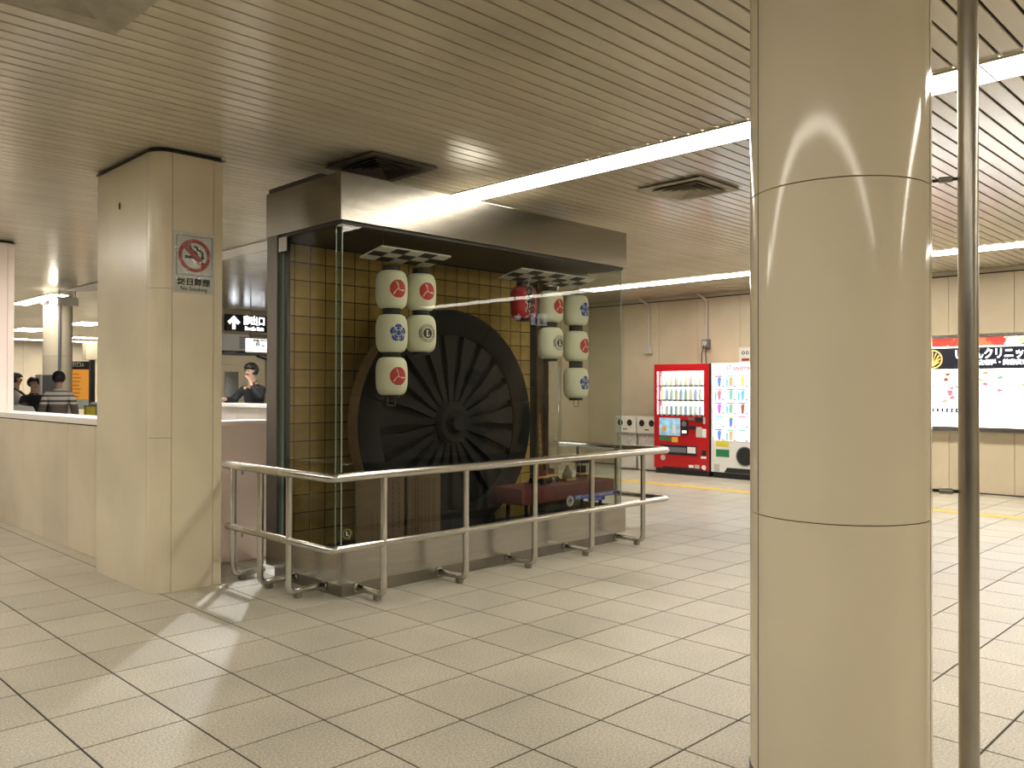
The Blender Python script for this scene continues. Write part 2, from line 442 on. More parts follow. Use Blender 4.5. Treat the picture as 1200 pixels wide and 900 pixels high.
# ------------------------------------------------------------------ walls
def wall_x(name, x, y0, y1, z0, z1, pw, m, seam_at, thick=0.12, top=None, gap=0.006):
    """wall facing -X made of vertical panels"""
    w = box(name, None, 'seam', x+0.012, x+thick, y0, y1, z0, z1); tag(w, kind='structure')
    n0 = math.floor((y0-seam_at)/pw); yy = seam_at + n0*pw
    while yy < y1:
        a, b = max(yy+gap/2, y0), min(yy+pw-gap/2, y1)
        if b-a > .02: box('panel', w, m, x, x+0.014, a, b, z0+0.002, (top or z1), 0.002)
        yy += pw
    return w
def wall_y(name, y, x0, x1, z0, z1, pw, m, seam_at, thick=0.12, top=None, gap=0.006, face=-1):
    ya, yb = (y+0.012, y+thick) if face < 0 else (y-thick, y-0.012)
    w = box(name, None, 'seam', x0, x1, ya, yb, z0, z1); tag(w, kind='structure')
    xx = seam_at + math.floor((x0-seam_at)/pw)*pw
    while xx < x1:
        a, b = max(xx+gap/2, x0), min(xx+pw-gap/2, x1)
        if b-a > .02: box('panel', w, m, a, b, y if face < 0 else y-0.014, y+0.014 if face < 0 else y, z0+0.002, (top or z1), 0.002)
        xx += pw
    return w
wf = wall_x('wall_far', XW, YMIN, 17.7, 0, ZC, 0.88, 'wall', 10.46, top=3.25)
tag(box('trim_1', None, 'lamp_frame', XW-0.03, XW, YMIN, 17.7, 3.268, ZC-0.002), kind='structure')
tag(box('baseboard_far', None, 'base_skirt', XW-0.012, XW-0.001, YMIN, 11.3, 0.0, 0.018), kind='structure')
wall_x('wall_near', XMIN-0.15, YMIN, YEND, 0, ZC, 1.8, 'wall', 0.0)
wall_y('wall_right', YMIN, XMIN, XW, 0, ZC, 1.8, 'wall', 0.0, face=1)
wall_y('wall_end', YEND, XMIN, 22, 0, ZC, 1.6, 'wall', 0.0)
# pilaster left of the far wall, seen through the case
wp = box('wall_pilaster', None, 'wall', 12.86, XW-0.002, 11.36, 13.2, 0, ZC-0.001, 0.004); tag(wp, kind='structure')
box('panel', wp, 'wall', 12.84, 12.862, 11.37, 11.95, 0.01, 2.06, 0.003)
box('panel', wp, 'wall', 12.84, 12.862, 11.37, 11.95, 2.07, 3.32, 0.003)
box('panel', wp, 'wall', 12.84, 12.862, 11.96, 13.19, 0.01, 3.32, 0.003)
# low wall at the left with a cap, running away from the viewer
wl = wall_x('wall_left', 2.72, 7.40, 20.0, 0, 1.195, 0.72, 'wall_low', 8.02, thick=0.30, top=1.185)
box('cap', wl, 'counter_white', 2.705, 3.03, 7.40, 20.0, 1.197, 1.257, 0.006)
# low pink wall beside the case
wi = wall_y('wall_inner', 6.97, 3.07, 3.86, 0, 1.20, 0.9, 'wall_pink', 3.05, thick=0.25)
box('cap', wi, 'wall_pink', 3.07, 3.87, 6.955, 7.24, 1.20, 1.245, 0.006)
# office wall and bulkhead beyond
wo = wall_y('wall_back', 18.0, 7.6, 22, 0, ZC, 1.4, 'wall', 8.3)
tag(box('trim_2', None, 'cream', 7.4, 22, 17.72, 17.98, 2.77, ZC-0.001, 0.004), kind='structure')
# yellow guide line on the floor
tag(box('guide_line', None, 'yellow_line', 11.28, 11.52, YMIN+0.1, 17.0, 0.0, 0.003), 'yellow guide line across the floor in front of the vending machines', 'floor line')

# ------------------------------------------------------------------ square pillars
def square_pillar(x0, x1, y0, y1, label, seams=True):
    t = thing('square_pillar', label, 'pillar', ((x0+x1)/2, (y0+y1)/2, 0))
    r = 0.13
    out = []
    for k in range(9):
        a = PI + (PI/2)*k/8
        out.append((x0+r+r*math.cos(a), y0+r+r*math.sin(a)))
    out += [(x1-0.02, y0), (x1, y0+0.02), (x1, y1), (x0, y1)]
    g = 0.010
    inner = [(x0+g, y0+r), (x0+r, y0+g)] + [(x1-g, y0+g), (x1-g, y1-g), (x0+g, y1-g)]
    inn = []
    for k in range(9):
        a = PI + (PI/2)*k/8
        inn.append((x0+r+(r-g)*math.cos(a), y0+r+(r-g)*math.sin(a)))
    inn += [(x1-g, y0+g), (x1-g, y1-g), (x0+g, y1-g)]
    F = ((0,0,0), (1,0,0), (0,1,0), (0,0,1))
    prism_obj('core', t, 'seam', inn, F, 0, ZC-0.001)
    zs = [0.0, 1.157, 2.278, ZC-0.03]
    for a, b in zip(zs, zs[1:]):
        a2, b2 = a+0.0015, b-0.0015
        # rounded corner piece
        cr = out[:9]; ci = [(p[0]+ (x0+r-p[0])*g/r, p[1]+(y0+r-p[1])*g/r) for p in reversed(cr)]
        prism_obj('corner_panel', t, 'pillar', cr+ci, F, a2, b2)
    box('side_panel', t, 'pillar', x0, x0+g+.002, y0+r+0.006, y1, 0.0, ZC-0.03, 0.0015)
    box('front_panel', t, 'pillar', x0+r+0.004, x1-0.075, y0, y0+g+.002, 0.0, ZC-0.03, 0.0015)
    box('edge_panel', t, 'pillar', x1-0.071, x1, y0+0.004, y0+g+.01, 0.0, ZC-0.03, 0.003)
    box('side_panel', t, 'pillar', x1-g, x1, y0+0.02, y1, 0.0, ZC-0.03, 0.0015)
    box('side_panel', t, 'pillar', x0+0.01, x1-0.01, y1-0.004, y1+0.006, 0.0, ZC-0.03)
    prism_obj('top_trim', t, 'base_skirt', [(p[0]*1.0, p[1]) for p in [(x0-0.014, y0+r*.7), (x0+r*.3-.01, y0+r*.3-.01), (x0+r*.7, y0-0.014), (x1+0.014, y0-0.014), (x1+0.014, y1+.014), (x0-0.014, y1+.014)]], F, ZC-0.026, ZC-0.019)
    return t
sp = square_pillar(2.53, 3.06, 6.25, 7.415, 'beige panelled square pillar with rounded corner carrying the no smoking sign')
lathe_b = B(); lathe(lathe_b, [(0, -.004), (.013, -.004), (.016, 0), (.013, .004), (0, .004)], 12)
for v in lathe_b.verts: v.co = Vector((2.528+v.co.z, 6.93+v.co.x, 2.98+v.co.y*2))
link('plug', to_mesh(lathe_b, 'plug', 'seam'), sp)
sp2 = square_pillar(2.53, 2.985, 11.58, 12.7, 'pinkish pillar cut by the left edge, standing at the low wall')
for o in sp2.children:
    if o.data.materials[0] == M['pillar']: o.data.materials[0] = M['wall_pink']

# no smoking sign: print sheet, pictogram, crinkled film
ns = thing('no_smoking_sign', 'white no smoking sign under crinkled clear film on the square pillar', 'sign', (2.83, 6.245, 2.25))
FY = lambda x, y, z: ((x, y, z), (1,0,0), (0,0,1), (0,-1,0))      # frame facing -Y
FX = lambda x, y, z: ((x, y, z), (0,-1,0), (0,0,1), (-1,0,0))     # frame facing -X
cx, cz = 2.83, 2.535
box('sheet', ns, 'sheet', 2.67, 2.985, 6.245, 6.2495, 2.255, 2.715)
f = FY(cx, 6.244, cz)
bm = B(); prism(bm, [(-.135,-.14),(.135,-.14),(.135,.15),(-.135,.15)], f, 0, .001); link('pictogram_field', to_mesh(bm, 'f', 'sheet'), ns)
bm = B()
for a, b, c, d in ((-.14,.14,.150,.153), (-.14,.14,-.146,-.143), (-.14,-.137,-.146,.153), (.137,.14,-.146,.153)): prism(bm, [(a,c),(b,c),(b,d),(a,d)], f, 0.0005, 0.0025)
link('border', to_mesh(bm, 'b', 'black_print'), ns)
bm = B(); ring_bm(bm, f, 0, 0.005, .098, .126, 0.002, .004)
q = .0145
prism(bm, [(-.08-q, .085-q), (-.08+q, .085+q), (.08+q, -.075+q), (.08-q, -.075-q)], f, 0.002, .0038)
link('red_ring', to_mesh(bm, 'r', 'sign_red'), ns)
bm = B(); prism(bm, [(-.075,-.018),(.04,-.018),(.04,.004),(-.075,.004)], f, .0022, .0035); prism(bm, [(.05,-.018),(.075,-.018),(.075,.004),(.05,.004)], f, .0022, .0035)
for pts in ([(-.035,.085),(-.03,.06),(-.012,.04),(.01,.032),(.02,.012)], [(.0,.075),(.018,.07),(.022,.052),(.048,.045),(.062,.03),(.062,.012)]):
    for a, b in zip(pts, pts[1:]):
        d = (Vector(b)-Vector(a)).normalized()*.007; n_ = Vector((-d.y, d.x))
        prism(bm, [tuple(Vector(a)-d-n_), tuple(Vector(b)+d-n_), tuple(Vector(b)+d+n_), tuple(Vector(a)-d+n_)], f, .0022, .0036)
link('cigarette_symbol', to_mesh(bm, 'c', 'black_print'), ns)
text_obj('lettering', ns, 'black_print', '終日禁煙', 0.060, FY(cx-.003, 6.244, 2.335), xs=1.08, offset=.0012)
text_obj('lettering', ns, 'black_print', 'No Smoking', 0.042, FY(cx-.003, 6.244, 2.285))
bm = B(); nx, nz = 26, 36; g = []
for j in range(nz+1):
    g.append([bm.verts.new((2.663+.328*i/nx, 6.237 - (1 if j > 9 else .12)*.004*math.sin(i*1.9+j*.7+3*math.sin(j*.35))*random.random() - (1 if j > 9 else 0)*.007*max(0, math.sin(j*.9+1.2*math.sin(i*.5)))**6*(random.random()*.5+.5), 2.247+.478*j/nz)) for i in range(nx+1)])
for j in range(nz):
    for i in range(nx): bm.faces.new((g[j][i], g[j][i+1], g[j+1][i+1], g[j+1][i]))
bmesh.ops.solidify(bm, geom=bm.faces[:], thickness=0.0006)
link('clear_film', to_mesh(bm, 'film', 'film', True), ns)

# ------------------------------------------------------------------ round column and pole
CX, CY, CR = 3.077, 1.3505, 0.315
rc = thing('round_column', 'glossy beige round column in the foreground with dark panel joints', 'column', (CX, CY, 0))
bm = B(); lathe(bm, [(CR-.012, 0), (CR-.012, ZC-.001)], 48, CX, CY); link('core', to_mesh(bm, 'core', 'seam', True), rc)
ang_cam = math.atan2(-CY, -CX)
segs = []
cuts = sorted([ang_cam - math.radians(60), ang_cam + math.radians(73), ang_cam + math.radians(180)])
lo_z = [0.115, 1.066, 2.243, ZC-.004]
for a0, a1 in zip(cuts, cuts[1:] + [cuts[0] + 2*PI]):
    for z0, z1 in zip(lo_z, lo_z[1:]):
        bm = B(); g = 0.006/CR
        lathe(bm, [(CR-.010, z0+.0018), (CR-.0012, z0+.0018), (CR, z0+.003), (CR, z0+.012), (CR, z1-.012), (CR, z1-.003), (CR-.0012, z1-.0018), (CR-.010, z1-.0018)], 40, CX, CY, 0, a0+g/2, a1-g/2)
        link('curved_panel', to_mesh(bm, 'curved_panel', 'column', 'auto'), rc)
bm = B(); lathe(bm, [(CR-.011, 0), (CR+.004, 0), (CR+.004, .108), (CR-.011, .112)], 48, CX, CY); link('skirting', to_mesh(bm, 'sk', 'base_skirt', 'auto'), rc)
PX, PY = 3.215, 0.945
pl = thing('steel_pole', 'thin vertical steel pole bracketed to the foreground column', 'pole', (PX, PY, 0))
tube_obj('tube', pl, 'pole', [(PX, PY, 0), (PX, PY, ZC-.001)], 0.033, 24)
bm = B(); lathe(bm, [(.033, 0), (.06, 0), (.06, .008), (.034, .012)], 20, PX, PY); link('base_flange', to_mesh(bm, 'bf', 'pole', 'auto'), pl)
for bz in (2.268, 1.166):
    d = Vector((PX-CX, PY-CY, 0)).normalized(); a = Vector((CX, CY, bz)) + d*(CR+.001); b = Vector((PX, PY, bz)) - d*.033
    br = tube_obj('bracket', pl, 'seam', [a, b], 0.006, 8)
    tube_obj('sleeve', br, 'steel_dark', [a.lerp(b, .25), a.lerp(b, .8)], 0.011, 10)

# ------------------------------------------------------------------ ceiling lights
def ceil_light(x0, x1, y0, y1, label, on='lamp_on', group=None):
    t = thing('ceiling_light', label, 'ceiling light', ((x0+x1)/2, (y0+y1)/2, ZC-.014), group=group)
    box('diffuser', t, on, x0+.012, x1-.012, y0+.006, y1-.006, ZC-.012, ZC-.004)
    bm = B()
    bx(bm, x0, x0+.012, y0, y1, ZC-.014, ZC-.001); bx(bm, x1-.012, x1, y0, y1, ZC-.014, ZC-.001)
    bx(bm, x0+.012, x1-.012, y0, y0+.006, ZC-.0125, ZC-.001); bx(bm, x0+.012, x1-.012, y1-.006, y1, ZC-.0125, ZC-.001)
    link('frame', to_mesh(bm, 'frame', 'lamp_frame'), t)
L1 = (5.075, 5.43); L3 = (11.48, 11.93); L0 = (-0.36, 0.0)
names1 = ['lit ceiling light panel nearest the display case hood', 'lit ceiling light panel between the hood and the round column, left part',
          'lit ceiling light panel mostly behind the top of the round column', 'lit ceiling light panel at the upper right edge beside the pole']
yy = 5.97
for k in range(4): ceil_light(*L1, yy-1.51, yy, names1[k]); yy -= 1.51
k = 0
while yy > YMIN+1.6: ceil_light(*L1, yy-1.51, yy, '%s lit ceiling light panel of the near row beyond the right edge' % ORD[k], group='lit panels out of view'); yy -= 1.51; k += 1
yy = 5.97 + 3.0; k = 0
while yy < 15.4: ceil_light(*L1, yy, yy+1.51, '%s unlit pale ceiling light panel beyond the square pillar' % ORD[k], 'lamp_off'); yy += 1.51; k += 1
ceil_light(*L1, 17.4, 18.6, 'lit ceiling light panel glowing by the left pillar far down the hall', 'lamp_on_far')
ceil_light(*L1, 18.62, 20.1, 'lit ceiling light panel farthest down the near row, half hidden by the left pillar', 'lamp_on_far')
yy = 9.77; k = 0
while yy > -2.5:
    ceil_light(*L3, yy-1.52, yy, '%s lit ceiling light panel of the far row, counted from the display case' % ORD[k]); yy -= 1.52; k += 1
yy = 10.1; k = 0
while yy > -6.5: ceil_light(*L0, yy-1.51, yy, '%s lit ceiling light panel in the row above the viewer' % ORD[k], 'lamp_row', group='lights above the viewer'); yy -= 1.51; k += 1
for i, (x0, x1, y0, y1, lb) in enumerate(((7.75, 8.45, 24.0, 25.3, 'bright square ceiling light beyond the far round column, right one'),
        (7.3, 8.1, 27.6, 29.2, 'bright square ceiling light beyond the far round column, left one'),
        (4.1, 4.5, 9.6, 11.3, 'added fill light panel on the ceiling, unseen behind the square pillar'),  # fill panel added out of view to brighten the counter front
        (8.5, 13.5, 33.6, 34.2, 'long bright ceiling light strip at the far left end'),
        (9.8, 13.0, 31.0, 31.7, 'long bright ceiling light strip above the far hanging sign'),
        (2.9, 3.3, 20.5, 23.5, 'added fill light panel on the ceiling, unseen behind the left pillar'), (0.2, 0.6, 9.0, 12.0, 'added fill light panel left of the low wall, unseen beyond the left edge'))):  # unseen panels added to brighten the far hall and the low wall
    ceil_light(x0, x1, y0, y1, lb, 'lamp_on_far')
# small bright downlight over the counter area behind the case (throws the sharp patch on the floor)
dl = thing('downlight', 'small bright downlight on the ceiling behind the display case', 'downlight', (4.75, 8.15, ZC-.03))
bm = B(); lathe(bm, [(0, ZC-.03), (.045, ZC-.03), (.045, ZC-.028), (0, ZC-.028)], 20, 4.75, 8.15); link('lens', to_mesh(bm, 'lens', 'downlight'), dl)
bm = B(); lathe(bm, [(.046, ZC-.034), (.07, ZC-.034), (.07, ZC-.002), (.046, ZC-.002), (.046, ZC-.034)], 24, 4.75, 8.15); link('ring', to_mesh(bm, 'ring', 'lamp_frame'), dl)

# ------------------------------------------------------------------ ceiling vents
def vent(x0, x1, y0, y1, label, m):
    t = thing('ceiling_vent', label, 'vent', ((x0+x1)/2, (y0+y1)/2, ZC-.03))
    cx, cy, h = (x0+x1)/2, (y0+y1)/2, (x1-x0)/2
    F = ((cx, cy, 0), (1,0,0), (0,1,0), (0,0,1))
    def sq(n, a, b, za, zb, m_):
        bm = B(); v = []
        for s_, z in ((a, za), (b, zb), (b-.004 if b < a else b+.004, zb+.004), (a, za+.006)):
            v.append([bm.verts.new((cx+sx*s_, cy+sy*s_, z)) for sx, sy in ((-1,-1),(1,-1),(1,1),(-1,1))])
        for i in range(4):
            for k in range(4):
                bm.faces.new((v[i][k], v[i][(k+1)%4], v[(i+1)%4][(k+1)%4], v[(i+1)%4][k]))
        link(n, to_mesh(bm, n, m_), t)
    sq('frame', h, h*.72, ZC-.022, ZC-.016, m)
    for i, (a, b) in enumerate(((.70, .56), (.52, .38), (.34, .2), (.17, .02))): sq('louver', h*a, h*b, ZC-.036, ZC-.010, m)
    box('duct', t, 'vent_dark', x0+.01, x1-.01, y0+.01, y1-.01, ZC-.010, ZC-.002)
vent(6.09, 6.75, 3.85, 4.49, 'square ceiling vent with nested louvers right of the display case', 'vent')
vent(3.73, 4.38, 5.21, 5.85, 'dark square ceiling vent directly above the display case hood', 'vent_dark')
vent(0.62, 1.58, 3.44, 4.40, 'large square ceiling vent cut by the upper left corner', 'vent')

# ------------------------------------------------------------------ display case
X0, X1, Y0, Y1 = 3.44, 6.83, 5.18, 6.25
dc = thing('display_case', 'large glass display case with brushed steel hood and base', 'display case', ((X0+X1)/2, (Y0+Y1)/2, 0))
box('plinth', dc, 'steel_dark', X0+.05, X1-.05, Y0+.055, Y1-.05, 0, .105)
bm = B()  # base tub: floor and four sides
bx(bm, X0, X1, Y0, Y0+.03, .10, .355, .002); bx(bm, X0, X0+.03, Y0+.031, Y1, .10, .355, .002); bx(bm, X1-.03, X1, Y0+.031, Y1, .10, .355, .002); bx(bm, X0+.031, X1-.031, Y1-.03, Y1, .10, .355)
link('base', to_mesh(bm, 'base', 'steel'), dc)
box('interior_floor', dc, 'case_dark', X0+.031, X1-.031, Y0+.031, Y1-.031, .106, .194)
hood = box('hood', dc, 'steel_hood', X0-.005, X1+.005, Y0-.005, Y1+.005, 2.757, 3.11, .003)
box('soffit', dc, 'case_dark', X0+.02, X1-.02, Y0+.02, Y1-.02, 2.735, 2.756)
box('hood_cover', dc, 'black', X0+.01, X0+.12, Y0+.30, Y1-.01, 3.111, 3.15)
box('spot_plate', dc, 'white', X0+.03, X0+.14, Y0+.03, Y0+.09, 2.722, 2.734)
for x0, x1 in ((X0, X0+.045), (X1-.16, X1)):
    box('corner_post', dc, 'post_steel' if x0 < 4 else 'steel', x0, x1, Y1-.16, Y1, .356, 2.756, .003)
box('corner_post', dc, 'wood_side', X1-.26, X1-.165, Y1-.09, Y1-.03, .30, 2.73)
box('corner_post', dc, 'black', X0+.046, X0+.075, Y1-.24, Y1-.05, .30, 2.735)
box('corner_bracket', dc, 'steel_dark', X0+.004, X0+.012, Y1-.30, Y1-.18, 2.62, 2.733)
GT, GB = 2.734, .33
box('glass_pane', dc, 'glass', X0+.034, X1-.034, Y0+.032, Y0+.042, .356, GT)
box('glass_pane', dc, 'glass', X0+.034, X0+.044, Y0+.044, Y0+.118, .356, GT)
box('glass_pane', dc, 'glass', X0+.034, X0+.044, Y0+.121, Y1-.165, .356, GT)
box('glass_pane', dc, 'glass', X1-.044, X1-.034, Y0+.044, Y1-.165, .356, GT)
for x in (X0+.032, X1-.036): box('glass_edge', dc, 'glass_edge', x, x+.004, Y0+.031, Y0+.043, .356, GT)
box('glass_edge', dc, 'glass_edge', X0+.034, X0+.044, Y0+.1185, Y0+.1205, .356, GT)
for yy in (Y1-.165, Y1-.20): box('glass_edge', dc, 'glass_edge', X0+.032, X0+.046, yy, yy+.010, .356, 2.62)
# gilded back wall
YB = Y1-.075
bk = box('back_wall', dc, 'gold_joint', X0+.05, X1-.27, YB, YB+.03, .206, 2.733)
TP = 0.1485; gx = X0+.06; nxt = int((X1-.28-gx)/TP); nzt = int((2.72-.21)/TP)
bm = B(); bx(bm, -TP/2+.0045, TP/2-.0045, -.004, 0.0, -TP/2+.0045, TP/2-.0045, .0012); gt_me = to_mesh(bm, 'gold_tile', 'gold')
hidden = B()
for i in range(nxt+1):
    for j in range(nzt+1):
        x, z = gx+(i+.5)*TP, 2.725-(j+.5)*TP
        if x+TP/2 > X1-.27 or z-TP/2 < .2: continue
        # hidden behind the wheel?
        if (x-4.955-.42)**2+(z-1.24)**2 < .80**2 or z < .42: bx(hidden, x-TP/2+.0045, x+TP/2-.0045, YB-.004, YB, z-TP/2+.0045, z+TP/2-.0045)
        else: link('gold_tile', gt_me, bk, (x, YB, z))
tag(link('hidden_gold_tiles', to_mesh(hidden, 'hidden', 'gold'), bk), kind='stuff')
# emblem drawn as small cells; returns the material index for a point in the unit disc, or None
def emblem_red(u, v):
    r = math.hypot(u, v)
    if r > 1: return None
    # three commas: thin pale curved gaps
    for k in range(3):
        a = math.radians(90 + 120*k)
        c, s_ = math.cos(a), math.sin(a)
        p, q_ = u*c+v*s_, -u*s_+v*c     # p along the ray
        # gap curve: starts at the centre, bends and widens outward, ends before the rim
        if 0 <= p <= .80:
            mid = .42*p*p*1.1
            w = .035 + .20*max(0, p-.35)*max(0, (.86-p))*4*.6
            if abs(q_-mid+.02) < w: return 1
    return 0
def emblem_blue(u, v):
    r, a = math.hypot(u, v), math.atan2(v, u)
    lob = .80 + .20*abs(math.cos(2.5*(a-PI/2)))
    if r > lob: return None
    t = (a-PI/2) % (2*PI/5); t = min(t, 2*PI/5-t)
    if .30 < r < .36 or (.60 < r < .66 and t > .12): return 1
    if .40 < r < .9 and abs(t-PI/5) < .05/r: return 1
    return 0
def emblem_lion(u, v):
    r, a = math.hypot(u, v), math.atan2(v, u)
    if abs(u) > .62 and abs(v) < .42 and r < 1.05:
        return 0 if (int(r*18)+int((a+9)*9)) % 3 else None
    if r > .98: return None
    if r > .92: return 0
    if r > .60:
        return 0 if (abs(v) > .3 and .66 < r < .86 and int((a+7)*11) % 2) else None
    if r > .54: return None
    if r < .54:
        if (-.14 < u < .02 and -.34 < v < .34) or (-.22 < u < .12 and .26 < v < .34) or (-.22 < u < .22 and -.34 < v < -.24) or (.14 < u < .22 and -.34 < v < -.10): return 1
        return 0
    return None
LR, LHT = 0.131, 0.155   # lantern radius, half height
def lan_r(z):
    t = abs(z)/LHT
    return LR*(0.60 + 0.40*(1-min(1, t)**3.2)**0.5) if t < 1 else LR*.60
def emblem_mesh(name, fn, rad, mats, N=44):
    bm = B(); vs = {}
    def V(i, j):
        if (i, j) not in vs:
            u, v = (i/N*2-1)*1.08*rad, (j/N*2-1)*1.08*rad
            r = lan_r(v)+.0016; th = u/r
            vs[(i, j)] = bm.verts.new((r*math.sin(th), -r*math.cos(th), v))
        return vs[(i, j)]
    for i in range(N):
        for j in range(N):
            k = fn(((i+.5)/N*2-1)*1.08, ((j+.5)/N*2-1)*1.08)
            if k is None: continue
            f = bm.faces.new((V(i,j), V(i+1,j), V(i+1,j+1), V(i,j+1))); f.material_index = k
    return to_mesh(bm, name, mats, True)
em = {'red': emblem_mesh('emblem_red', emblem_red, .074, ['red_print', 'paper']),
      'blue': emblem_mesh('emblem_blue', emblem_blue, .074, ['blue_print', 'paper']),
      'lion': emblem_mesh('emblem_lion', emblem_lion, .078, ['black_print', 'paper'])}
def lantern_body(m):
    bm = B(); pr = []
    n = 30
    for k in range(n+1):
        z = -LHT + 2*LHT*k/n
        pr.append((lan_r(z*.999) + (.0012 if k % 2 else 0), z))
    lathe(bm, pr, 36); return to_mesh(bm, 'body', m, True)
bodies = {'paper': lantern_body('paper'), 'paper_red': lantern_body('paper_red')}
def ring_me(z0, z1):
    bm = B(); lathe(bm, [(0, z0), (.070, z0), (.072, z0+.002), (.072, z1-.002), (.070, z1), (0, z1)], 28); return to_mesh(bm, 'ring', 'black', 'auto')
tall_me, top_me, bot_me = ring_me(LHT-.004, LHT+.046), ring_me(LHT-.004, LHT+.025), ring_me(-LHT-.022, -LHT+.004)
def lantern(kind, x, y, z, label, group, bail=False, up=0.0, nxt=0.0):
    t = thing('paper_lantern', label, 'lantern', (x, y, z), -0.2 if (x < 5 or kind == 'text') else 0, group=group)
    link('body', bodies['paper_red' if kind == 'text' else 'paper'], t, local=True)
    link('top_ring', tall_me if up > 0 else top_me, t, local=True); link('bottom_ring', ring_me(-nxt+LHT+.026, -LHT+.004) if nxt else bot_me, t, local=True)
    if kind == 'text':
        for m_, off, lift, nm in (('white', .012, .0015, 'outline'), ('black', .0055, .0035, 'lettering')):
            for i, ch in enumerate('御神燈'):
                bm = text_bm(ch, .112, ((0, 0, .100-.100*i), (1,0,0), (0,0,1), (0,-1,0)), depth=0, offset=off*.6)
                for e in range(3):
                    bmesh.ops.subdivide_edges(bm, edges=[e_ for e_ in bm.edges if e_.calc_length() > .012], cuts=1)
                    bmesh.ops.triangulate(bm, faces=bm.faces)
                for v in bm.verts:
                    r = lan_r(v.co.z)+lift; th = v.co.x/r; zz = v.co.z
                    v.co = Vector((r*math.sin(th), -r*math.cos(th), zz))
                link(nm, to_mesh(bm, nm, m_), t, local=True)
    else: link('crest', em[kind], t, local=True)
    if up > 0: tube_obj('hanging_wire', t, 'steel_dark', [(0, -.03, LHT+.046), (0, -.03, LHT+.046+up)], .0018, 6, local=True)
    if bail:
        tube_obj('wire_bail', t, 'black' if bail == 2 else 'steel_dark', bend([(-.035, 0, -LHT-.022), (-.035, 0, -LHT-.085), (.035, 0, -LHT-.085), (.035, 0, -LHT-.022)], .006, 2), .003, 6, local=True)
BZ = 2.65
ly = 5.60
G1, G2 = 'lanterns on the left checkered board', 'lanterns on the right checkered board'
lantern('red', 4.211, ly, 2.344, 'white lantern with red crest at the top of the leftmost string of three', G1, nxt=.360, up=BZ-.045-2.344-LHT-.046)
lantern('blue', 4.213, ly, 1.984, 'white lantern with blue crest, middle of the leftmost string', G1, nxt=.352)
lantern('red', 4.214, ly, 1.632, 'white lantern with red crest at the bottom of the leftmost string', G1, bail=1)
lantern('red', 4.517, ly, 2.348, 'white lantern with red crest at the top of the second string from the left', G1, nxt=.352, up=BZ-.045-2.348-LHT-.046)
lantern('lion', 4.519, ly, 1.996, 'white lantern with black letter L emblem hanging in front of the wheel', G1)
ly = 5.65
lantern('text', 5.83, ly, 2.363, 'red lantern with black lettering outlined in white', G2, up=BZ-.04-2.363-LHT-.046)
lantern('red', 6.213, ly, 2.349, 'white lantern with red crest beside the red lantern', G2, nxt=.362, up=BZ-.04-2.349-LHT-.046)
lantern('lion', 6.214, ly, 1.987, 'white lantern with black letter L emblem right of the wheel', G2)
lantern('blue', 6.605, ly, 2.342, 'white lantern with blue crest at the top of the rightmost string', G2, nxt=.370, up=BZ-.04-2.342-LHT-.046)
lantern('red', 6.606, ly, 1.972, 'white lantern with red crest, middle of the rightmost string', G2, nxt=.378)
lantern('blue', 6.606, ly, 1.594, 'white lantern with blue crest at the bottom of the rightmost string', G2, bail=2)
def checker(x0, x1, y0, y1, zr, nx, ny, label):
    """board tilted down towards the back: front edge at BZ, rear edge at zr"""
    ln = math.hypot(y1-y0, BZ-zr)
    t = thing('checkered_board', label, 'board', ((x0+x1)/2, (y0+y1)/2, BZ))
    v = Vector((0, y1-y0, zr-BZ)).normalized(); w = Vector((1, 0, 0)).cross(v)
    F = ((x0, y0, BZ), (1, 0, 0), v, w)
    rect = lambda a, b, c, d: [(a, c), (b, c), (b, d), (a, d)]
    prism_obj('panel', t, 'white', rect(0, x1-x0, 0, ln), F, .0005, .012)
    ax, ay = (x1-x0)/nx, ln/ny
    for i in range(nx):
        for j in range(ny):
            prism_obj('square', t, 'white' if (i+j) % 2 == 0 else 'black', rect(i*ax, (i+1)*ax, j*ay, (j+1)*ay), F, -.003, 0)
    for x in (x0+.05, x1-.05): tube_obj('hanging_wire', t, 'steel_dark', [(x, y0+.05, BZ-.01), (x, y0+.05, 2.735)], .002, 6)
checker(3.965, 4.685, 5.40, 5.70, 2.595, 5, 3, 'checkered black and white board above the left lantern strings')
checker(5.60, 6.68, 5.45, 5.76, 2.59, 7, 3, 'checkered black and white board above the right lantern strings')

# ------------------------------------------------------------------ festival float wheel
WX, WY, WZ, WR, WT = 5.02, 5.76, 1.222, 1.025, 0.15
wh = thing('float_wheel', 'huge black lacquered festival float wheel with fan shaped spokes', 'wheel', (WX, WY+WT/2, .194))
F = ((WX, WY, WZ), (1,0,0), (0,0,1), (0,-1,0))
for k in range(7):
    a0, a1 = 2*PI*k/7+.2, 2*PI*(k+1)/7+.2-.004; bm = B(); n = 16; g = []
    for i in range(n+1):
        a = a0+(a1-a0)*i/n; c, s_ = math.cos(a), math.sin(a)
        g.append([bm.verts.new((WX+r*c, y, WZ+r*s_)) for r, y in ((.80, WY+WT), (.80, WY+.012), (.815, WY), (WR-.008, WY), (WR, WY+.008), (WR, WY+WT))])
    for i in range(n):
        for m_ in range(6):
            f = bm.faces.new((g[i][m_], g[i+1][m_], g[i+1][(m_+1)%6], g[i][(m_+1)%6])); f.material_index = 1 if m_ == 4 else 0
    bm.faces.new(g[0]); bm.faces.new(list(reversed(g[-1])))
    link('rim_segment', to_mesh(bm, 'rim_segment', ['lacquer', 'wood_side'], 'auto'), wh)
bm = B(); prism(bm, circ(0, 0, .805, 64), F, -WT+.02, -.075); link('web', to_mesh(bm, 'web', 'lacquer'), wh)
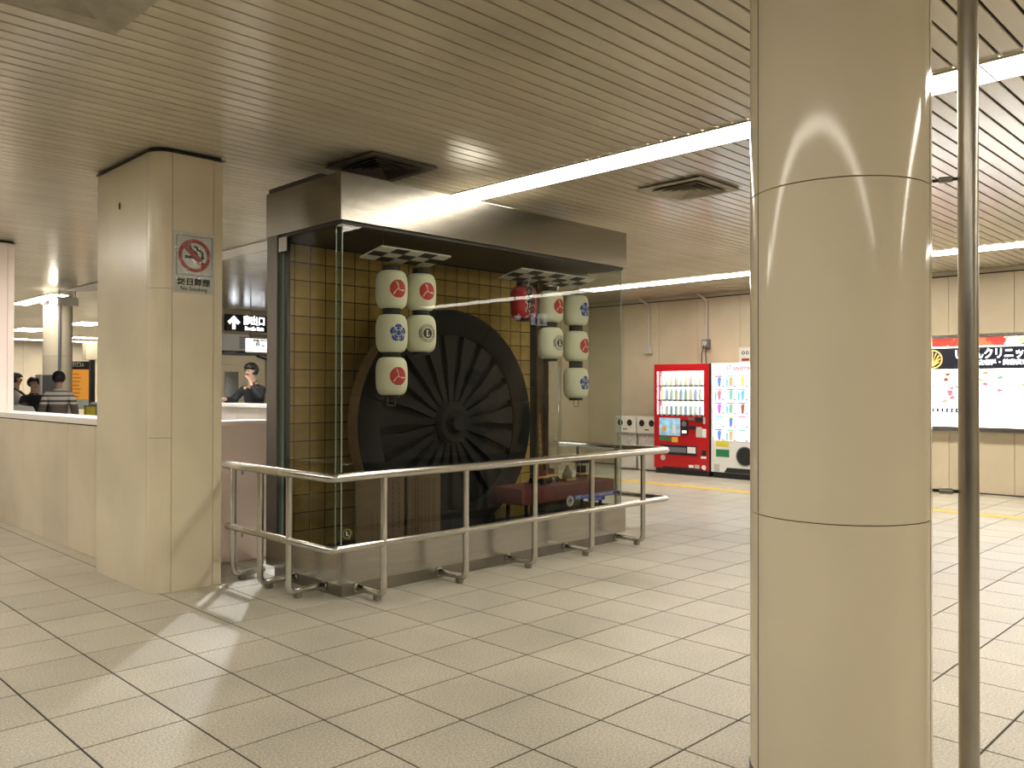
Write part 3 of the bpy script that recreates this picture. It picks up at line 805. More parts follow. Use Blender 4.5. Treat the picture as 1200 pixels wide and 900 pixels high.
for k in range(21):
    a = 2*PI*k/21+.07; c, s_ = math.cos(a), math.sin(a)
    f = ((WX, WY, WZ), (c, 0, s_), (-s_, 0, c), (0, -1, 0))
    prism_obj('spoke', wh, 'lacquer_spoke', [(.15, -.022), (.50, -.040), (.80, -.085), (.80, .085), (.50, .040), (.15, .022)], f, -.074, -.022)
bm = B()
lathe(bm, [(0, .10), (.07, .10), (.075, .09), (.075, .05), (.17, .045), (.19, .02), (.19, -.07), (0, -.07)], 36)
for v in bm.verts: v.co = Vector((WX+v.co.x, WY-v.co.z, WZ+v.co.y))
hb = link('hub', to_mesh(bm, 'hub', 'lacquer_spoke', 'auto'), wh)
bm = B(); ring_bm(bm, F, 0, 0, .085, .115, .045, .055); link('hub_band', to_mesh(bm, 'hb', 'lacquer'), hb)
for s_ in (-1, 1):
    prism_obj('chock', wh, 'lacquer', [(s_*.18, -WZ+.206), (s_*.55, -WZ+.206), (s_*.55, -WZ+.36)], F, -WT, -.01)

# ------------------------------------------------------------------ notice boards inside the case
def notice(x0, x1, z1, label, cols):
    t = thing('notice_board', label, 'notice board', ((x0+x1)/2, 5.41, .206))
    box('plank', t, 'notice_wood', x0, x1, 5.40, 5.425, .206, z1, .003)
    bm = B(); rnd = random.Random(int(x0*100))
    for cx, z_top, z_bot, w in cols:
        z = z_top
        while z > z_bot:
            h = w*.95
            for q in range(3):
                zz = z - h*q/3
                bx(bm, cx-w/2*rnd.uniform(.5, 1), cx+w/2*rnd.uniform(.5, 1), 5.3985, 5.400, zz-w*.10, zz)
            bx(bm, cx-w*.08, cx+w*.08, 5.3985, 5.400, z-h*.9, z)
            z -= w*1.28
    link('ink', to_mesh(bm, 'ink', 'notice_ink'), t)
    for sx in (x0+.05, x1-.05): box('foot', t, 'lacquer', sx-.02, sx+.02, 5.426, 5.52, .206, .24)
notice(3.735, 4.195, .88, 'brown wooden notice board with brush lettering, left one in the case', [(4.14, .78, .40, .03), (4.08, .80, .35, .034), (3.98, .55, .30, .022), (3.93, .55, .30, .022), (3.88, .55, .30, .022)])
notice(4.235, 4.575, .88, 'brown wooden notice board with dense lettering, right one in the case', [(4.50, .78, .34, .026)] + [(4.27+.035*i, .80, .30, .021) for i in range(6)])
# emblem sticker at the lower left of the front pane
st = thing('emblem_sticker', 'small round yellow and blue emblem sticker on the front glass corner', 'sticker', (3.522, 5.211, .43))
f = FY(3.522, 5.2115, .463)
bm = B(); ring_bm(bm, f, 0, 0, .032, .038, 0, .0006, 32); link('yellow_ring', to_mesh(bm, 'yr', 'yellow_print'), st)
bm = B(); prism(bm, circ(0, 0, .029, 28), f, 0, .0006); link('dark_disc', to_mesh(bm, 'dd', 'black_print'), st)
text_obj('lettering', st, 'sheet', 'L', .045, f, depth=.0004, lift=.0007, offset=.001)

# ------------------------------------------------------------------ maroon table with miniatures
mt = thing('maroon_stand', 'low stand draped in maroon cloth inside the case at right', 'stand', (6.12, 5.48, .206))
bm = B(); bx(bm, 5.42, 6.765, 5.265, 5.66, .475, .628, .022); link('cloth_top', to_mesh(bm, 'ct', 'maroon', 'auto'), mt)
for x in (5.55, 6.62):
    for y in (5.34, 5.58): tube_obj('leg', mt, 'lacquer', [(x, y, .206), (x, y, .476)], .018, 10)
bn = thing('blue_banner', 'blue strip with white lettering and round L emblem on the maroon stand', 'banner', (6.4, 5.262, .47))
f = FY(6.435, 5.2635, .487)
bm = B(); prism(bm, [(-.325, -.02), (.325, -.02), (.325, .022), (-.325, .022)], f, 0, .003); link('strip', to_mesh(bm, 's', 'blue_tape'), bn)
bm = B(); prism(bm, [(-.10, -.055), (.16, -.055), (.16, -.0205), (-.10, -.0205)], f, 0, .003); link('strip', to_mesh(bm, 's', 'blue_tape'), bn)
text_obj('lettering', bn, 'sheet', '京都ライオンズクラブ結成記念寄贈', .036, FY(6.435, 5.260, .488), depth=.0006)
text_obj('lettering', bn, 'sheet', 'ライオンズ', .028, FY(6.465, 5.260, .450), depth=.0006)
f = FY(6.07, 5.2635, .465)
bm = B(); ring_bm(bm, f, 0, 0, .040, .050, 0, .004, 32); ring_bm(bm, f, 0, 0, .026, .034, 0, .004, 32); link('emblem_ring', to_mesh(bm, 'er', 'sheet'), bn)
bm = B(); prism(bm, circ(0, 0, .0255, 28), f, 0, .003); link('emblem_disc', to_mesh(bm, 'ed', 'black_print'), bn)
text_obj('emblem_letter', bn, 'sheet', 'L', .042, f, depth=.0008, lift=.0032, offset=.001)
ZT = .6285
def mini_float(x, y, h, label):
    t = thing('miniature_float', label, 'miniature', (x, y, ZT))
    for sx in (-1, 1):
        for sy in (-1, 1):
            bm = B(); f = ((x+sx*.05, y+sy*.06, ZT+.028), (1,0,0), (0,0,1), (0,sy,0)); ring_bm(bm, f, 0, 0, .019, .028, 0, .010, 20)
            for k in range(6):
                a = PI*k/6; prism(bm, [(-.02*math.cos(a)-.002*math.sin(a), -.02*math.sin(a)+.002*math.cos(a)), (.02*math.cos(a)-.002*math.sin(a), .02*math.sin(a)+.002*math.cos(a)), (.02*math.cos(a)+.002*math.sin(a), .02*math.sin(a)-.002*math.cos(a)), (-.02*math.cos(a)+.002*math.sin(a), -.02*math.sin(a)-.002*math.cos(a))], f, .003, .007)
            link('wheel', to_mesh(bm, 'w', 'lacquer'), t)
    box('deck', t, 'brass', x-.075, x+.075, y-.05, y+.05, ZT+.055, ZT+.075, .003)
    for sx in (-1, 1):
        for sy in (-1, 1): tube_obj('post', t, 'brass', [(x+sx*.055, y+sy*.035, ZT+.075), (x+sx*.055, y+sy*.035, ZT+.19)], .004, 8)
    box('curtain', t, 'maroon', x-.05, x+.05, y-.03, y+.03, ZT+.075, ZT+.13)
    prism_obj('roof', t, 'brass', [(-.09, .19), (.09, .19), (.075, .205), (.03, .235), (0, .25), (-.03, .235), (-.075, .205)], ((x, y, ZT), (1,0,0), (0,0,1), (0,1,0)), -.055, .055)
    if h > .3:
        m_ = tube_obj('mast', t, 'brass', [(x, y, ZT+.24), (x, y, ZT+h)], [.006, .003], 8)
        for k in range(5): 
            z = ZT+.30+k*(h-.34)/5; tube_obj('ornament', m_, 'brass', [(x-.022+.003*k, y, z+.01), (x+.022-.003*k, y, z-.006)], .004, 6)
    for sx in (-1, 1): tube_obj('railing', t, 'brass', [(x+sx*.075, y-.05, ZT+.10), (x+sx*.075, y+.05, ZT+.10)], .003, 6)
mini_float(5.86, 5.46, .66, 'miniature brass festival float with tall mast on the maroon cloth')
mini_float(6.05, 5.52, .20, 'miniature brass festival float with low roof beside the tall mast one')
def mini_palanquin(x, y, label):
    t = thing('miniature_shrine', label, 'miniature', (x, y, ZT))
    for sy in (-1, 1): tube_obj('carrying_pole', t, 'lacquer', [(x-.11, y+sy*.035, ZT+.03), (x+.11, y+sy*.035, ZT+.03)], .006, 8)
    for sx in (-1, 1):
        for sy in (-1, 1): tube_obj('leg', t, 'brass', [(x+sx*.06, y+sy*.035, ZT), (x+sx*.055, y+sy*.035, ZT+.17)], .005, 8)
    box('floor_plate', t, 'brass', x-.07, x+.07, y-.05, y+.05, ZT+.045, ZT+.06, .002)
    box('cabin', t, 'lacquer', x-.035, x+.035, y-.03, y+.03, ZT+.06, ZT+.13)
    bm = B(); lathe(bm, [(.10, ZT+.165), (.105, ZT+.175), (.055, ZT+.20), (.03, ZT+.225), (0, ZT+.235)], 8, x, y); lathe(bm, [(.10, ZT+.165), (0, ZT+.168)], 8, x, y); link('roof', to_mesh(bm, 'roof', 'lacquer'), t)
    bm = B(); lathe(bm, [(0, ZT+.225), (.012, ZT+.235), (.005, ZT+.25), (.010, ZT+.262), (0, ZT+.285)], 10, x, y); link('finial', to_mesh(bm, 'finial', 'brass', True), t)
    tube_obj('tassel', t, 'brass', [(x+.09, y-.04, ZT+.165), (x+.09, y-.04, ZT+.08)], [.003, .006], 6)
mini_palanquin(6.52, 5.50, 'miniature black roofed shrine with brass posts at the right of the maroon cloth')
def mini_doll(x, y, label):
    t = thing('miniature_figure', label, 'miniature', (x, y, ZT))
    box('base', t, 'brass', x-.07, x+.07, y-.05, y+.05, ZT, ZT+.022, .003)
    bm = B(); lathe(bm, [(0, ZT+.022), (.055, ZT+.022), (.05, ZT+.06), (.028, ZT+.11), (.016, ZT+.125), (0, ZT+.127)], 16, x, y); link('robe', to_mesh(bm, 'robe', 'cloth_brown', True), t)
    bm = B(); lathe(bm, [(0, ZT+.122), (.016, ZT+.13), (.02, ZT+.143), (.016, ZT+.158), (0, ZT+.165)], 14, x, y); link('head', to_mesh(bm, 'head', 'brass', True), t)
    prism_obj('fan', t, 'sheet', [(0, .03), (.06, .04), (.06, .10), (.02, .11)], ((x+.01, y-.05, ZT), (1,0,0), (0,0,1), (0,1,0)), 0, .004)
mini_doll(6.28, 5.48, 'miniature robed figure with a pale fan in the middle of the maroon cloth')

# ------------------------------------------------------------------ barrier rail around the case
br = thing('barrier_rail', 'tubular stainless barrier rail around the display case', 'railing', (5.2, 5.5, 0))
XL, XR, YF = 3.185, 7.17, 4.905
TZ, MZ, RR = .915, .425, .0325
top = bend([(XL, 6.46, TZ), (XL, YF, TZ), (XR, YF, TZ), (XR, 6.36, TZ)], .05, 6)
mid = bend([(XL, 6.40, MZ), (XL, YF, MZ), (XR, YF, MZ), (XR, 6.36, MZ)], .05, 6)
tube_obj('top_rail', br, 'steel_rail', top, RR, 20)
tube_obj('middle_rail', br, 'steel_rail', mid, .0275, 20)
def post(x, y, dx, dy, ln):
    p = tube_obj('post', br, 'steel_rail', bend([(x, y, TZ-.002), (x, y, .052), (x+dx*ln, y+dy*ln, .052)], .055, 6), .0245, 16)
    tube_obj('collar', p, 'steel_rail', [(x, y, TZ-.045), (x, y, TZ-.025)], .027, 16)
    bm = B(); f_ = Vector((x+dx*.075, y+dy*.075, 0)); bx(bm, f_.x-.022, f_.x+.022, f_.y-.022, f_.y+.022, 0, .052, .002)
    link('foot_block', to_mesh(bm, 'foot', 'steel_dark'), p)
    e = Vector((x+dx*ln, y+dy*ln, .052)); tube_obj('wall_flange', p, 'steel_rail', [e-Vector((dx, dy, 0))*.012, e+Vector((dx, dy, 0))*.002], .036, 16)
for x in (3.625, 4.415, 5.20, 5.96, 6.745): post(x, YF, 0, 1, Y0+.055-YF)
for y in (5.45, 5.87, 6.30): post(XL, y, 1, 0, X0+.05-XL) if y < 6.2 else post(XL, y, 1, 0, .26)
for y in (5.56, 6.10): post(XR, y, -1, 0, XR-X1+.05)
for y in (5.60, ): tube_obj('joint_sleeve', br, 'steel_rail', [(XL, y-.02, TZ), (XL, y+.02, TZ)], RR*1.08, 20); tube_obj('joint_sleeve', br, 'steel_rail', [(XL, y-.05, MZ), (XL, y-.01, MZ)], .0295, 20)
for y, z in ((6.16, TZ), (6.16, MZ)): tube_obj('stub', br, 'steel_dark', [(XL, y, z-RR-.03), (XL, y, z-RR)], .008, 8)

# black pipe end at the foot of the pink wall
bp_ = thing('black_valve', 'small black pipe valve low on the pink wall behind the square pillar', 'valve', (3.33, 6.90, .0))
tube_obj('pipe', bp_, 'black', [(3.335, 6.93, 0), (3.335, 6.93, .17)], .018, 10)
bm = B(); lathe(bm, [(0, .15), (.03, .155), (.038, .18), (.03, .21), (0, .215)], 14, 3.335, 6.93); link('knob', to_mesh(bm, 'knob', 'black', True), bp_)
tube_obj('handle', bp_, 'black', [(3.30, 6.93, .09), (3.37, 6.91, .10)], .012, 8)

# ------------------------------------------------------------------ vending machines on the far wall
XV = 12.90
vm = thing('red_vending_machine', 'red drink vending machine with lit display window', 'vending machine', (13.25, 8.55, 0))
ya, yb = 7.965, 9.13
bm = B(); W0, W1, WZ0, WZ1 = ya+.105, yb-.055, 1.06, 1.87
bx(bm, XV, XV+.03, ya, yb, .10, WZ0, .004); bx(bm, XV, XV+.03, ya, yb, WZ1, 2.00, .004); bx(bm, XV, XV+.03, ya, W0, WZ0, WZ1); bx(bm, XV, XV+.03, W1, yb, WZ0, WZ1)
bx(bm, XV+.27, 13.62, ya, yb, .10, 2.00); bx(bm, XV+.03, XV+.27, ya, ya+.02, .10, 2.0); bx(bm, XV+.03, XV+.27, yb-.02, yb, .10, 2.0); bx(bm, XV+.03, XV+.27, ya+.02, yb-.02, 1.90, 2.0); bx(bm, XV+.03, XV+.27, ya+.02, yb-.02, .10, 1.03)
link('body', to_mesh(bm, 'body', 'vend_red'), vm)
box('kick_base', vm, 'black', XV+.03, 13.6, ya+.02, yb-.02, 0, .099)
box('side_edge', vm, 'black', XV+.002, XV+.05, ya-.012, ya-.001, .08, 2.0)
win = box('window_back', vm, 'vend_lit', XV+.22, XV+.262, ya+.025, yb-.025, 1.035, 1.895)
wp_ = box('window_pane', vm, 'glass', XV+.012, XV+.018, W0+.001, W1-.001, WZ0+.001, WZ1-.001)
for yy in (W0-.05, W1+.012): box('led_strip', vm, 'vend_led', XV+.035, XV+.06, yy, yy+.03, 1.05, 1.88)
box('led_strip', vm, 'vend_led', XV+.035, XV+.07, W0, W1, 1.875, 1.895)
shz = [1.09, 1.36, 1.625]
for z in shz:
    sh = box('shelf', vm, 'grey_light', XV+.04, XV+.21, W0-.03, W1+.02, z-.035, z-.005)
    for k in range(9):
        y = W0+.06+k*(W1-W0-.1)/8
        box('price_button', sh, 'black', XV+.03, XV+.039, y-.028, y+.028, z-.030, z-.012)
def bottle_me(h, r, m, cap):
    bm = B(); lathe(bm, [(0, 0), (r, 0), (r, h*.60), (r*.85, h*.72), (r*.38, h*.88), (r*.38, h*.93), (r*.42, h*.93), (r*.42, h), (0, h)], 14)
    bm.faces.ensure_lookup_table()
    for f in bm.faces:
        c = f.calc_center_median().z
        f.material_index = 2 if c > h*.92 else (1 if .25*h < c < .58*h else 0)
    lm = to_mesh(bm, 'bottle', [m, m, cap], 'auto'); return lm
def can_me(h, r, m):
    bm = B(); lathe(bm, [(0, 0), (r*.85, 0), (r, h*.06), (r, h*.92), (r*.85, h), (0, h)], 14); return to_mesh(bm, 'can', m, 'auto')
cols_b = ['green', 'cyan', 'white', 'yellow', 'pink', 'blue', 'brown', 'orange']
bots = [bottle_me(.20, .031, 'can_'+c, 'can_white') for c in cols_b]; cans = [can_me(.15, .03, 'can_'+c) for c in cols_b]
for zi, (z, row) in enumerate(zip(shz, ('bottom', 'middle', 'top'))):
    for k in range(10):
        y = W0+.04+k*(W1-W0-.08)/9; ci = (k*5+zi*3+k//3) % 8
        o = link('drink_can' if zi == 0 else 'drink_bottle', (cans if zi == 0 else bots)[ci], None, (XV+.12, y, z-.0045))
        tag(o, '%s %s, %s from the left on the %s shelf of the red vending machine' % (cols_b[ci], 'can' if zi == 0 else 'bottle', ORD[9-k], row), 'can' if zi == 0 else 'bottle', 'drinks in the red vending machine')
fX = XV-.001
def vpart(name, m, y0, y1, z0, z1, t=.012, parent=vm, x=None, bev=.002): return box(name, parent, m, (x or XV)-t, (x or XV)-.0005, y0, y1, z0, z1, bev)
yl = yb
ph = vpart('poster', 'screen_photo', yl-.60+.03, yl-.12, .70, 1.02, .008)
bm = B(); prism(bm, circ(.0, 0, .05, 20), FX(XV-.009, yl-.23, .82), 0, .002); link('round_mark', to_mesh(bm, 'rm', 'sticker_orange'), ph)
bm = B(); prism(bm, [(-.04, -.1), (.04, -.1), (.05, 0), (.02, .06), (-.03, .05)], FX(XV-.009, yl-.44, .84), 0, .002); link('pale_figure', to_mesh(bm, 'pf', 'can_white'), ph)
vpart('sticker', 'sticker_green', yl-.37, yl-.12, .605, .675, .004); vpart('sticker', 'sticker_orange', yl-.52, yl-.39, .58, .675, .004)
rd = vpart('card_reader', 'black', yl-.745, yl-.60, .73, .99, .03)
bm = B(); prism(bm, circ(0, 0, .05, 20), FX(XV-.031, yl-.672, .92), 0, .004); link('reader_disc', to_mesh(bm, 'rd', 'grey'), rd)
box('reader_screen', rd, 'sign_white', XV-.033, XV-.0305, yl-.72, yl-.63, .755, .80)
vpart('bill_slot', 'black', yl-.90, yl-.77, .83, .89, .02); vpart('bill_slot', 'grey', yl-.86, yl-.74, .99, 1.03, .015)
cs = vpart('coin_slot', 'black', yl-1.04, yl-.90, .96, 1.045, .03)
vpart('sticker', 'grey_light', yl-1.02, yl-.90, .69, .87, .004); vpart('sticker', 'can_white', yl-1.11, yl-1.025, .69, .84, .004)
vpart('price_strip', 'grey_light', yl-1.09, yl-1.05, .93, 1.05, .01)
tr_ = vpart('tray_mouth', 'black', yl-.92, yl-.15, .35, .53, .006); box('tray_flap', tr_, 'grey', XV-.014, XV-.0065, yl-.70, yl-.22, .40, .49, .002)
box('tray_label', tr_, 'can_white', XV-.016, XV-.0145, yl-.90, yl-.73, .40, .51)
bm = B(); prism(bm, circ(0, 0, .05, 20), FX(XV, yl-.20, .29), 0, .006); link('round_plate', to_mesh(bm, 'rp', 'grey_light'), vm)
vpart('coin_return', 'black', yl-1.11, yl-1.02, .37, .46, .006); vpart('sticker', 'can_white', yl-1.11, yl-1.0, .315, .355, .004)
vpart('sticker', 'grey_light', yl-.97, yl-.87, .10+.02, .20, .004); vpart('sticker', 'can_white', yl-.85, yl-.75, .14, .19, .004)
bm = B(); prism(bm, circ(0, 0, .045, 20), FX(XV, yl-1.06, .16), 0, .004); link('round_plate', to_mesh(bm, 'rp', 'can_white'), vm)
prism_obj('foot_panel', vm, 'black', [(-.45, 0), (.45, 0), (.40, .03), (-.40, .03)], FX(XV, 8.5, .105), 0, .006)

wm = thing('white_vending_machine', 'white ice cream vending machine with lit picture panel', 'vending machine', (13.25, 7.4, 0))
ya, yb = 6.93, 7.925
bm = B(); bx(bm, XV, 13.62, ya, yb, .10, 2.00, .008); link('body', to_mesh(bm, 'body', 'vend_white'), wm)
box('kick_base', wm, 'black', XV+.04, 13.6, ya+.02, yb-.02, 0, .099)
lp = box('lit_panel', wm, 'card_lit', XV-.006, XV-.0005, ya+.03, yb-.04, .72, 1.96)
text_obj('lettering', wm, 'card_red', '17 seventeen', .12, FX(XV-.006, ya+.42, 1.905), xs=.86, depth=.002, offset=.002)
pal = ['blue', 'pink', 'green', 'cyan', 'brown', 'orange', 'purple', 'cyan', 'blue', 'pink', 'yellow', 'green']
k = 0
for r in range(5):
    for c in range(4):
        y = yb-.17-c*.225; z = 1.68-r*.232
        card = box('product_card', wm, 'card_lit', XV-.010, XV-.0062, y-.10, y+.10, z-.10, z+.105)
        m1, m2 = 'card_'+pal[(k*5+r) % 12], 'card_'+pal[(k*3+r+4) % 12]
        f = FX(XV-.0102, y, z)
        if not (r == 3 and c in (0, 2)) and not (r == 4 and c == 2):
            prism_obj('cone_picture', card, m1, [(-.035, .02), (-.02, -.09), (.02, -.09), (.035, .02), (.04, .05), (.015, .075), (-.03, .06)], f, 0, .001)
            if (r + c) % 2: prism_obj('backdrop', card, 'card_cyan', [(-.09, -.095), (-.06, -.095), (-.05, .02), (-.09, .05)], f, 0, .0008)
        prism_obj('name_flag', card, m2, [(-.08, .075), (.06, .075), (.06, .098), (-.08, .098)], f, .0011, .0018)
        prism_obj('select_button', card, 'black', circ(.075, -.085, .014, 10), f, 0, .003)
        k += 1
vpart('sticker', 'sticker_yellow', yb-.35, yb-.10, .55, .66, .004, wm); vpart('sticker', 'sticker_green', yb-.36, yb-.10, .37, .50, .004, wm)
vpart('sticker', 'grey_light', yb-.17, yb-.06, .11, .24, .004, wm)
bm = B(); prism(bm, circ(0, 0, .155, 32), FX(XV, yb-.66, .40), 0, .004); ho = link('outlet_hole', to_mesh(bm, 'oh', 'black'), wm)
bm = B(); ring_bm(bm, FX(XV, yb-.66, .40), 0, 0, .150, .168, 0, .012, 32); link('outlet_rim', to_mesh(bm, 'or', 'grey'), ho)
prism_obj('toe_panel', wm, 'black', [(-.36, 0), (.36, 0), (.36, .085), (-.30, .085)], FX(XV, yb-.62, .105), 0, .006)

# recycling bins
def bin_(y0, y1, label):
    t = thing('recycling_bin', label, 'bin', (13.3, (y0+y1)/2, 0), group='recycling bins beside the red machine')
    box('body', t, 'bin_marble', 13.07, 13.55, y0+.01, y1-.01, .02, .70, .01)
    box('lower_panel', t, 'bin_white', 13.05, 13.07, y0+.02, y1-.02, .03, .40, .004)
    box('lid', t, 'bin_white', 13.03, 13.56, y0, y1, .70, 1.02, .02)
    for y in (y0+(y1-y0)*.27, y0+(y1-y0)*.73):
        bm = B(); prism(bm, circ(0, 0, .065, 20), FX(13.03, y, .90), 0, .003); h = link('bottle_hole', to_mesh(bm, 'h', 'black'), t)
        bm = B(); ring_bm(bm, FX(13.03, y, .90), 0, 0, .063, .078, 0, .008, 24); link('hole_rim', to_mesh(bm, 'hr', 'bin_white'), h)
    box('label_strip', t, 'black', 13.0275, 13.0295, (y0+y1)/2-.05, (y0+y1)/2+.05, .765, .785)
bin_(9.66, 10.14, 'pale recycling bin with two round holes, left of the pair')
bin_(9.15, 9.63, 'pale recycling bin with two round holes touching the red vending machine')

# wall conduits
def conduit(y, zb, label, cables):
    t = thing('wall_conduit', label, 'conduit', (13.66, y, zb))
    tube_obj('pipe', t, 'grey_light', bend([(13.35, y, 3.31), (13.66, y, 3.20), (13.66, y, zb+.15)], .06, 5), .022, 10)
    box('outlet_box', t, 'grey_light' if not cables else 'grey', 13.60, 13.698, y-.07, y+.07, zb, zb+.17, .008)
    box('socket', t, 'grey_light', 13.592, 13.5995, y-.045, y+.045, zb+.04, zb+.14)
    for dy in ([-.05, .03] if cables else []): tube_obj('cable', t, 'black', [(13.60, y+dy*.6, zb+.07), (13.55, y+dy, zb-.1), (13.56, y+dy*1.2, 2.005)], .009, 8)
conduit(9.80, 2.24, 'thin grey wall conduit with small outlet box, left of the red machine', False)
conduit(8.49, 2.30, 'thin wall conduit with dark outlet box and cables above the red machine', True)
ps = thing('wall_plate_sign', 'small white wall sign with black symbols above the white machine', 'sign', (13.69, 7.75, 2.05))
box('plate', ps, 'vend_white', 13.68, 13.698, 7.50, 7.83, 2.02, 2.30, .003)
bm = B()
for y in (7.74, 7.66): ring_bm(bm, FX(13.68, y, 2.20), 0, 0, .018, .032, 0, .003, 20)
link('symbol', to_mesh(bm, 's', 'black'), ps)
box('red_bar', ps, 'sign_red', 13.676, 13.6795, 7.62, 7.77, 2.055, 2.10)
# plates on the pilaster
t = thing('wall_panel_plate', 'pale plate on the pilaster seen behind the lowest right lantern', 'plate', (12.83, 11.6, 1.3))
box('plate', t, 'vend_white', 12.828, 12.8395, 11.40, 11.93, 1.30, 2.0, .003)
t = thing('arrow_plate', 'small lit white plate with blue arrow on the pilaster', 'sign', (12.83, 11.5, .9))
box('plate', t, 'sign_white', 12.826, 12.8395, 11.44, 11.58, 1.08, 1.22, .003)
prism_obj('arrow', t, 'blue_print', [(-.04, -.01), (.01, -.01), (.01, -.035), (.045, 0), (.01, .035), (.01, .01), (-.04, .01)], FX(12.826, 11.51, 1.15), 0, .002)

# ------------------------------------------------------------------ lit advertisement
ad = thing('clinic_light_box', 'large backlit clinic advertisement with flowers and navy title band', 'light box', (13.66, 3.3, .92))
A0, A1, AZ0, AZ1 = 1.55, 4.76, .915, 2.36
bm = B(); fr = .055
bx(bm, 13.56, 13.698, A0, A1, AZ0, AZ0+fr+.02, .004); bx(bm, 13.56, 13.698, A0, A1, AZ1-fr, AZ1, .004); bx(bm, 13.56, 13.698, A0, A0+fr, AZ0+fr+.021, AZ1-fr-.001); bx(bm, 13.56, 13.698, A1-fr, A1, AZ0+fr+.021, AZ1-fr-.001)
link('frame', to_mesh(bm, 'frame', 'steel'), ad)
i0, i1 = A0+fr, A1-fr
box('lit_face', ad, 'ad_white', 13.60, 13.66, i0, i1, AZ0+fr+.02, 1.845)
box('title_band', ad, 'ad_navy', 13.60, 13.66, i0, i1, 1.846, 2.165)
box('gold_line', ad, 'ad_white', 13.60, 13.66, i0, i1, 2.166, 2.185)
box('flower_band', ad, 'ad_flowers', 13.60, 13.66, i0, i1, 2.186, AZ1-fr)
text_obj('lettering', ad, 'sign_white_lit', 'い　んクリニック四条', .165, FX(13.598, 3.53, 2.06), xs=.80, offset=.004, depth=.001)
text_obj('lettering', ad, 'sign_white_lit', '皮膚科・美容皮膚科・美', .082, FX(13.598, 3.42, 1.935), offset=.003, depth=.001)
f = FX(13.598, 4.50, 2.00); bm = B(); ring_bm(bm, f, 0, 0, .125, .145, 0, .003); 
for a in range(9):
    an = PI*(a-4)/6+PI/2; c, s_ = math.cos(an), math.sin(an)
    prism(bm, [(-.008, -.11), (.008, -.11), (.05*c+.008, -.02+.05*s_), (.11*c+.012, .01+.10*s_), (.11*c-.012, .01+.10*s_)], f, .0005*a, .0005*a+.003)
link('tree_emblem', to_mesh(bm, 'te', 'ad_gold'), ad)
rnd = random.Random(3)
for k in range(46):
    y = rnd.uniform(i0+.1, i1-.05); z = rnd.uniform(1.50, 1.80) if y < 3.9 else rnd.uniform(1.30, 1.80)
    if y < 3.9 and z < 1.6 and rnd.random() < .5: continue
    m_ = rnd.choice(['card_orange', 'card_pink', 'card_green', 'card_brown', 'card_yellow', 'card_pink'])
    pts = [((.02+.02*rnd.random())*math.cos(a)*1.5, (.015+.02*rnd.random())*math.sin(a)) for a in [2*PI*i/9 for i in range(9)]]
    prism_obj('picture_blot', ad, m_, pts, FX(13.5995, y, z), 0, .001+.0001*k)
bm = B()
prism(bm, [(-.28, 0), (.28, 0), (.28, .06), (-.28, .06)], FX(13.5995, 4.35, 1.20), 0, .001); link('info_strip', to_mesh(bm, 'is', 'ad_navy'), ad)
bm = B()
for k in range(8): prism(bm, circ(-.24+k*.066, .03, .02, 10), FX(13.598, 4.35, 1.20), 0, .001)
link('info_marks', to_mesh(bm, 'im', 'sign_white_lit'), ad)

# hanging sign behind the column (its mirror image shows in the case glass)
hs = thing('hanging_toilet_sign', 'hanging black and white exit and toilet sign mirrored in the case glass', 'sign', (7.75, 3.03, 2.3))
box('panel', hs, 'black', 7.42, 8.08, 2.99, 3.03, 2.34, 2.52, .004)
fP = ((7.75, 3.031, 2.43), (-1,0,0), (0,0,1), (0,1,0))
prism_obj('white_panel', hs, 'sign_white_lit', [(-.32, -.075), (-.02, -.075), (-.02, .075), (-.32, .075)], fP, 0, .003)
for cx in (-.22, -.12):
    bm = B(); prism(bm, circ(cx, .045, .016, 12), fP, .0031, .005); prism(bm, [(cx-.02, -.055), (cx+.02, -.055), (cx+.028, .02), (cx-.028, .02)], fP, .0031, .005); link('toilet_symbol', to_mesh(bm, 'ts', 'black'), hs)
prism_obj('arrow', hs, 'sign_white_lit', [(.28, -.01), (.22, -.01), (.22, -.045), (.16, .005), (.22, .055), (.22, .02), (.28, .02)], fP, 0, .003)
text_obj('lettering', hs, 'sign_red', '出口', .1, ((7.75-.06, 3.031, 2.43), (-1,0,0), (0,0,1), (0,1,0)), depth=.002)
for x in (7.5, 8.0): tube_obj('hanger', hs, 'steel_dark', [(x, 3.01, 2.52), (x, 3.01, ZC)], .008, 8)

# ------------------------------------------------------------------ area beyond the low walls
# fascia sign
sg = thing('exit_sign', 'black overhead sign with white arrow and exit lettering on the far bulkhead', 'sign', (9.2, 17.70, 2.87))
box('panel', sg, 'black', 8.72, 11.4, 17.62, 17.718, 2.84, 3.20, .004)
f = FY(8.72, 17.619, 3.02)
prism_obj('arrow', sg, 'sign_white_lit', [(.14, -.15), (.21, -.15), (.21, .02), (.27, -.04), (.32, .01), (.175, .15), (.03, .01), (.08, -.04), (.14, .02)], f, 0, .004)
text_obj('lettering', sg, 'sign_white_lit', '南出口', .21, FY(9.39, 17.619, 3.07), xs=.85, offset=.006, depth=.003)
text_obj('lettering', sg, 'sign_white_lit', 'South Exit', .11, FY(9.39, 17.619, 2.90), offset=.004, depth=.003)
text_obj('lettering', sg, 'sign_white_lit', '仏光寺', .21, FY(10.15, 17.619, 3.07), xs=.85, offset=.006, depth=.003)
text_obj('lettering', sg, 'sign_white_lit', 'Bukkoji', .11, FY(10.15, 17.619, 2.90), offset=.004, depth=.003)
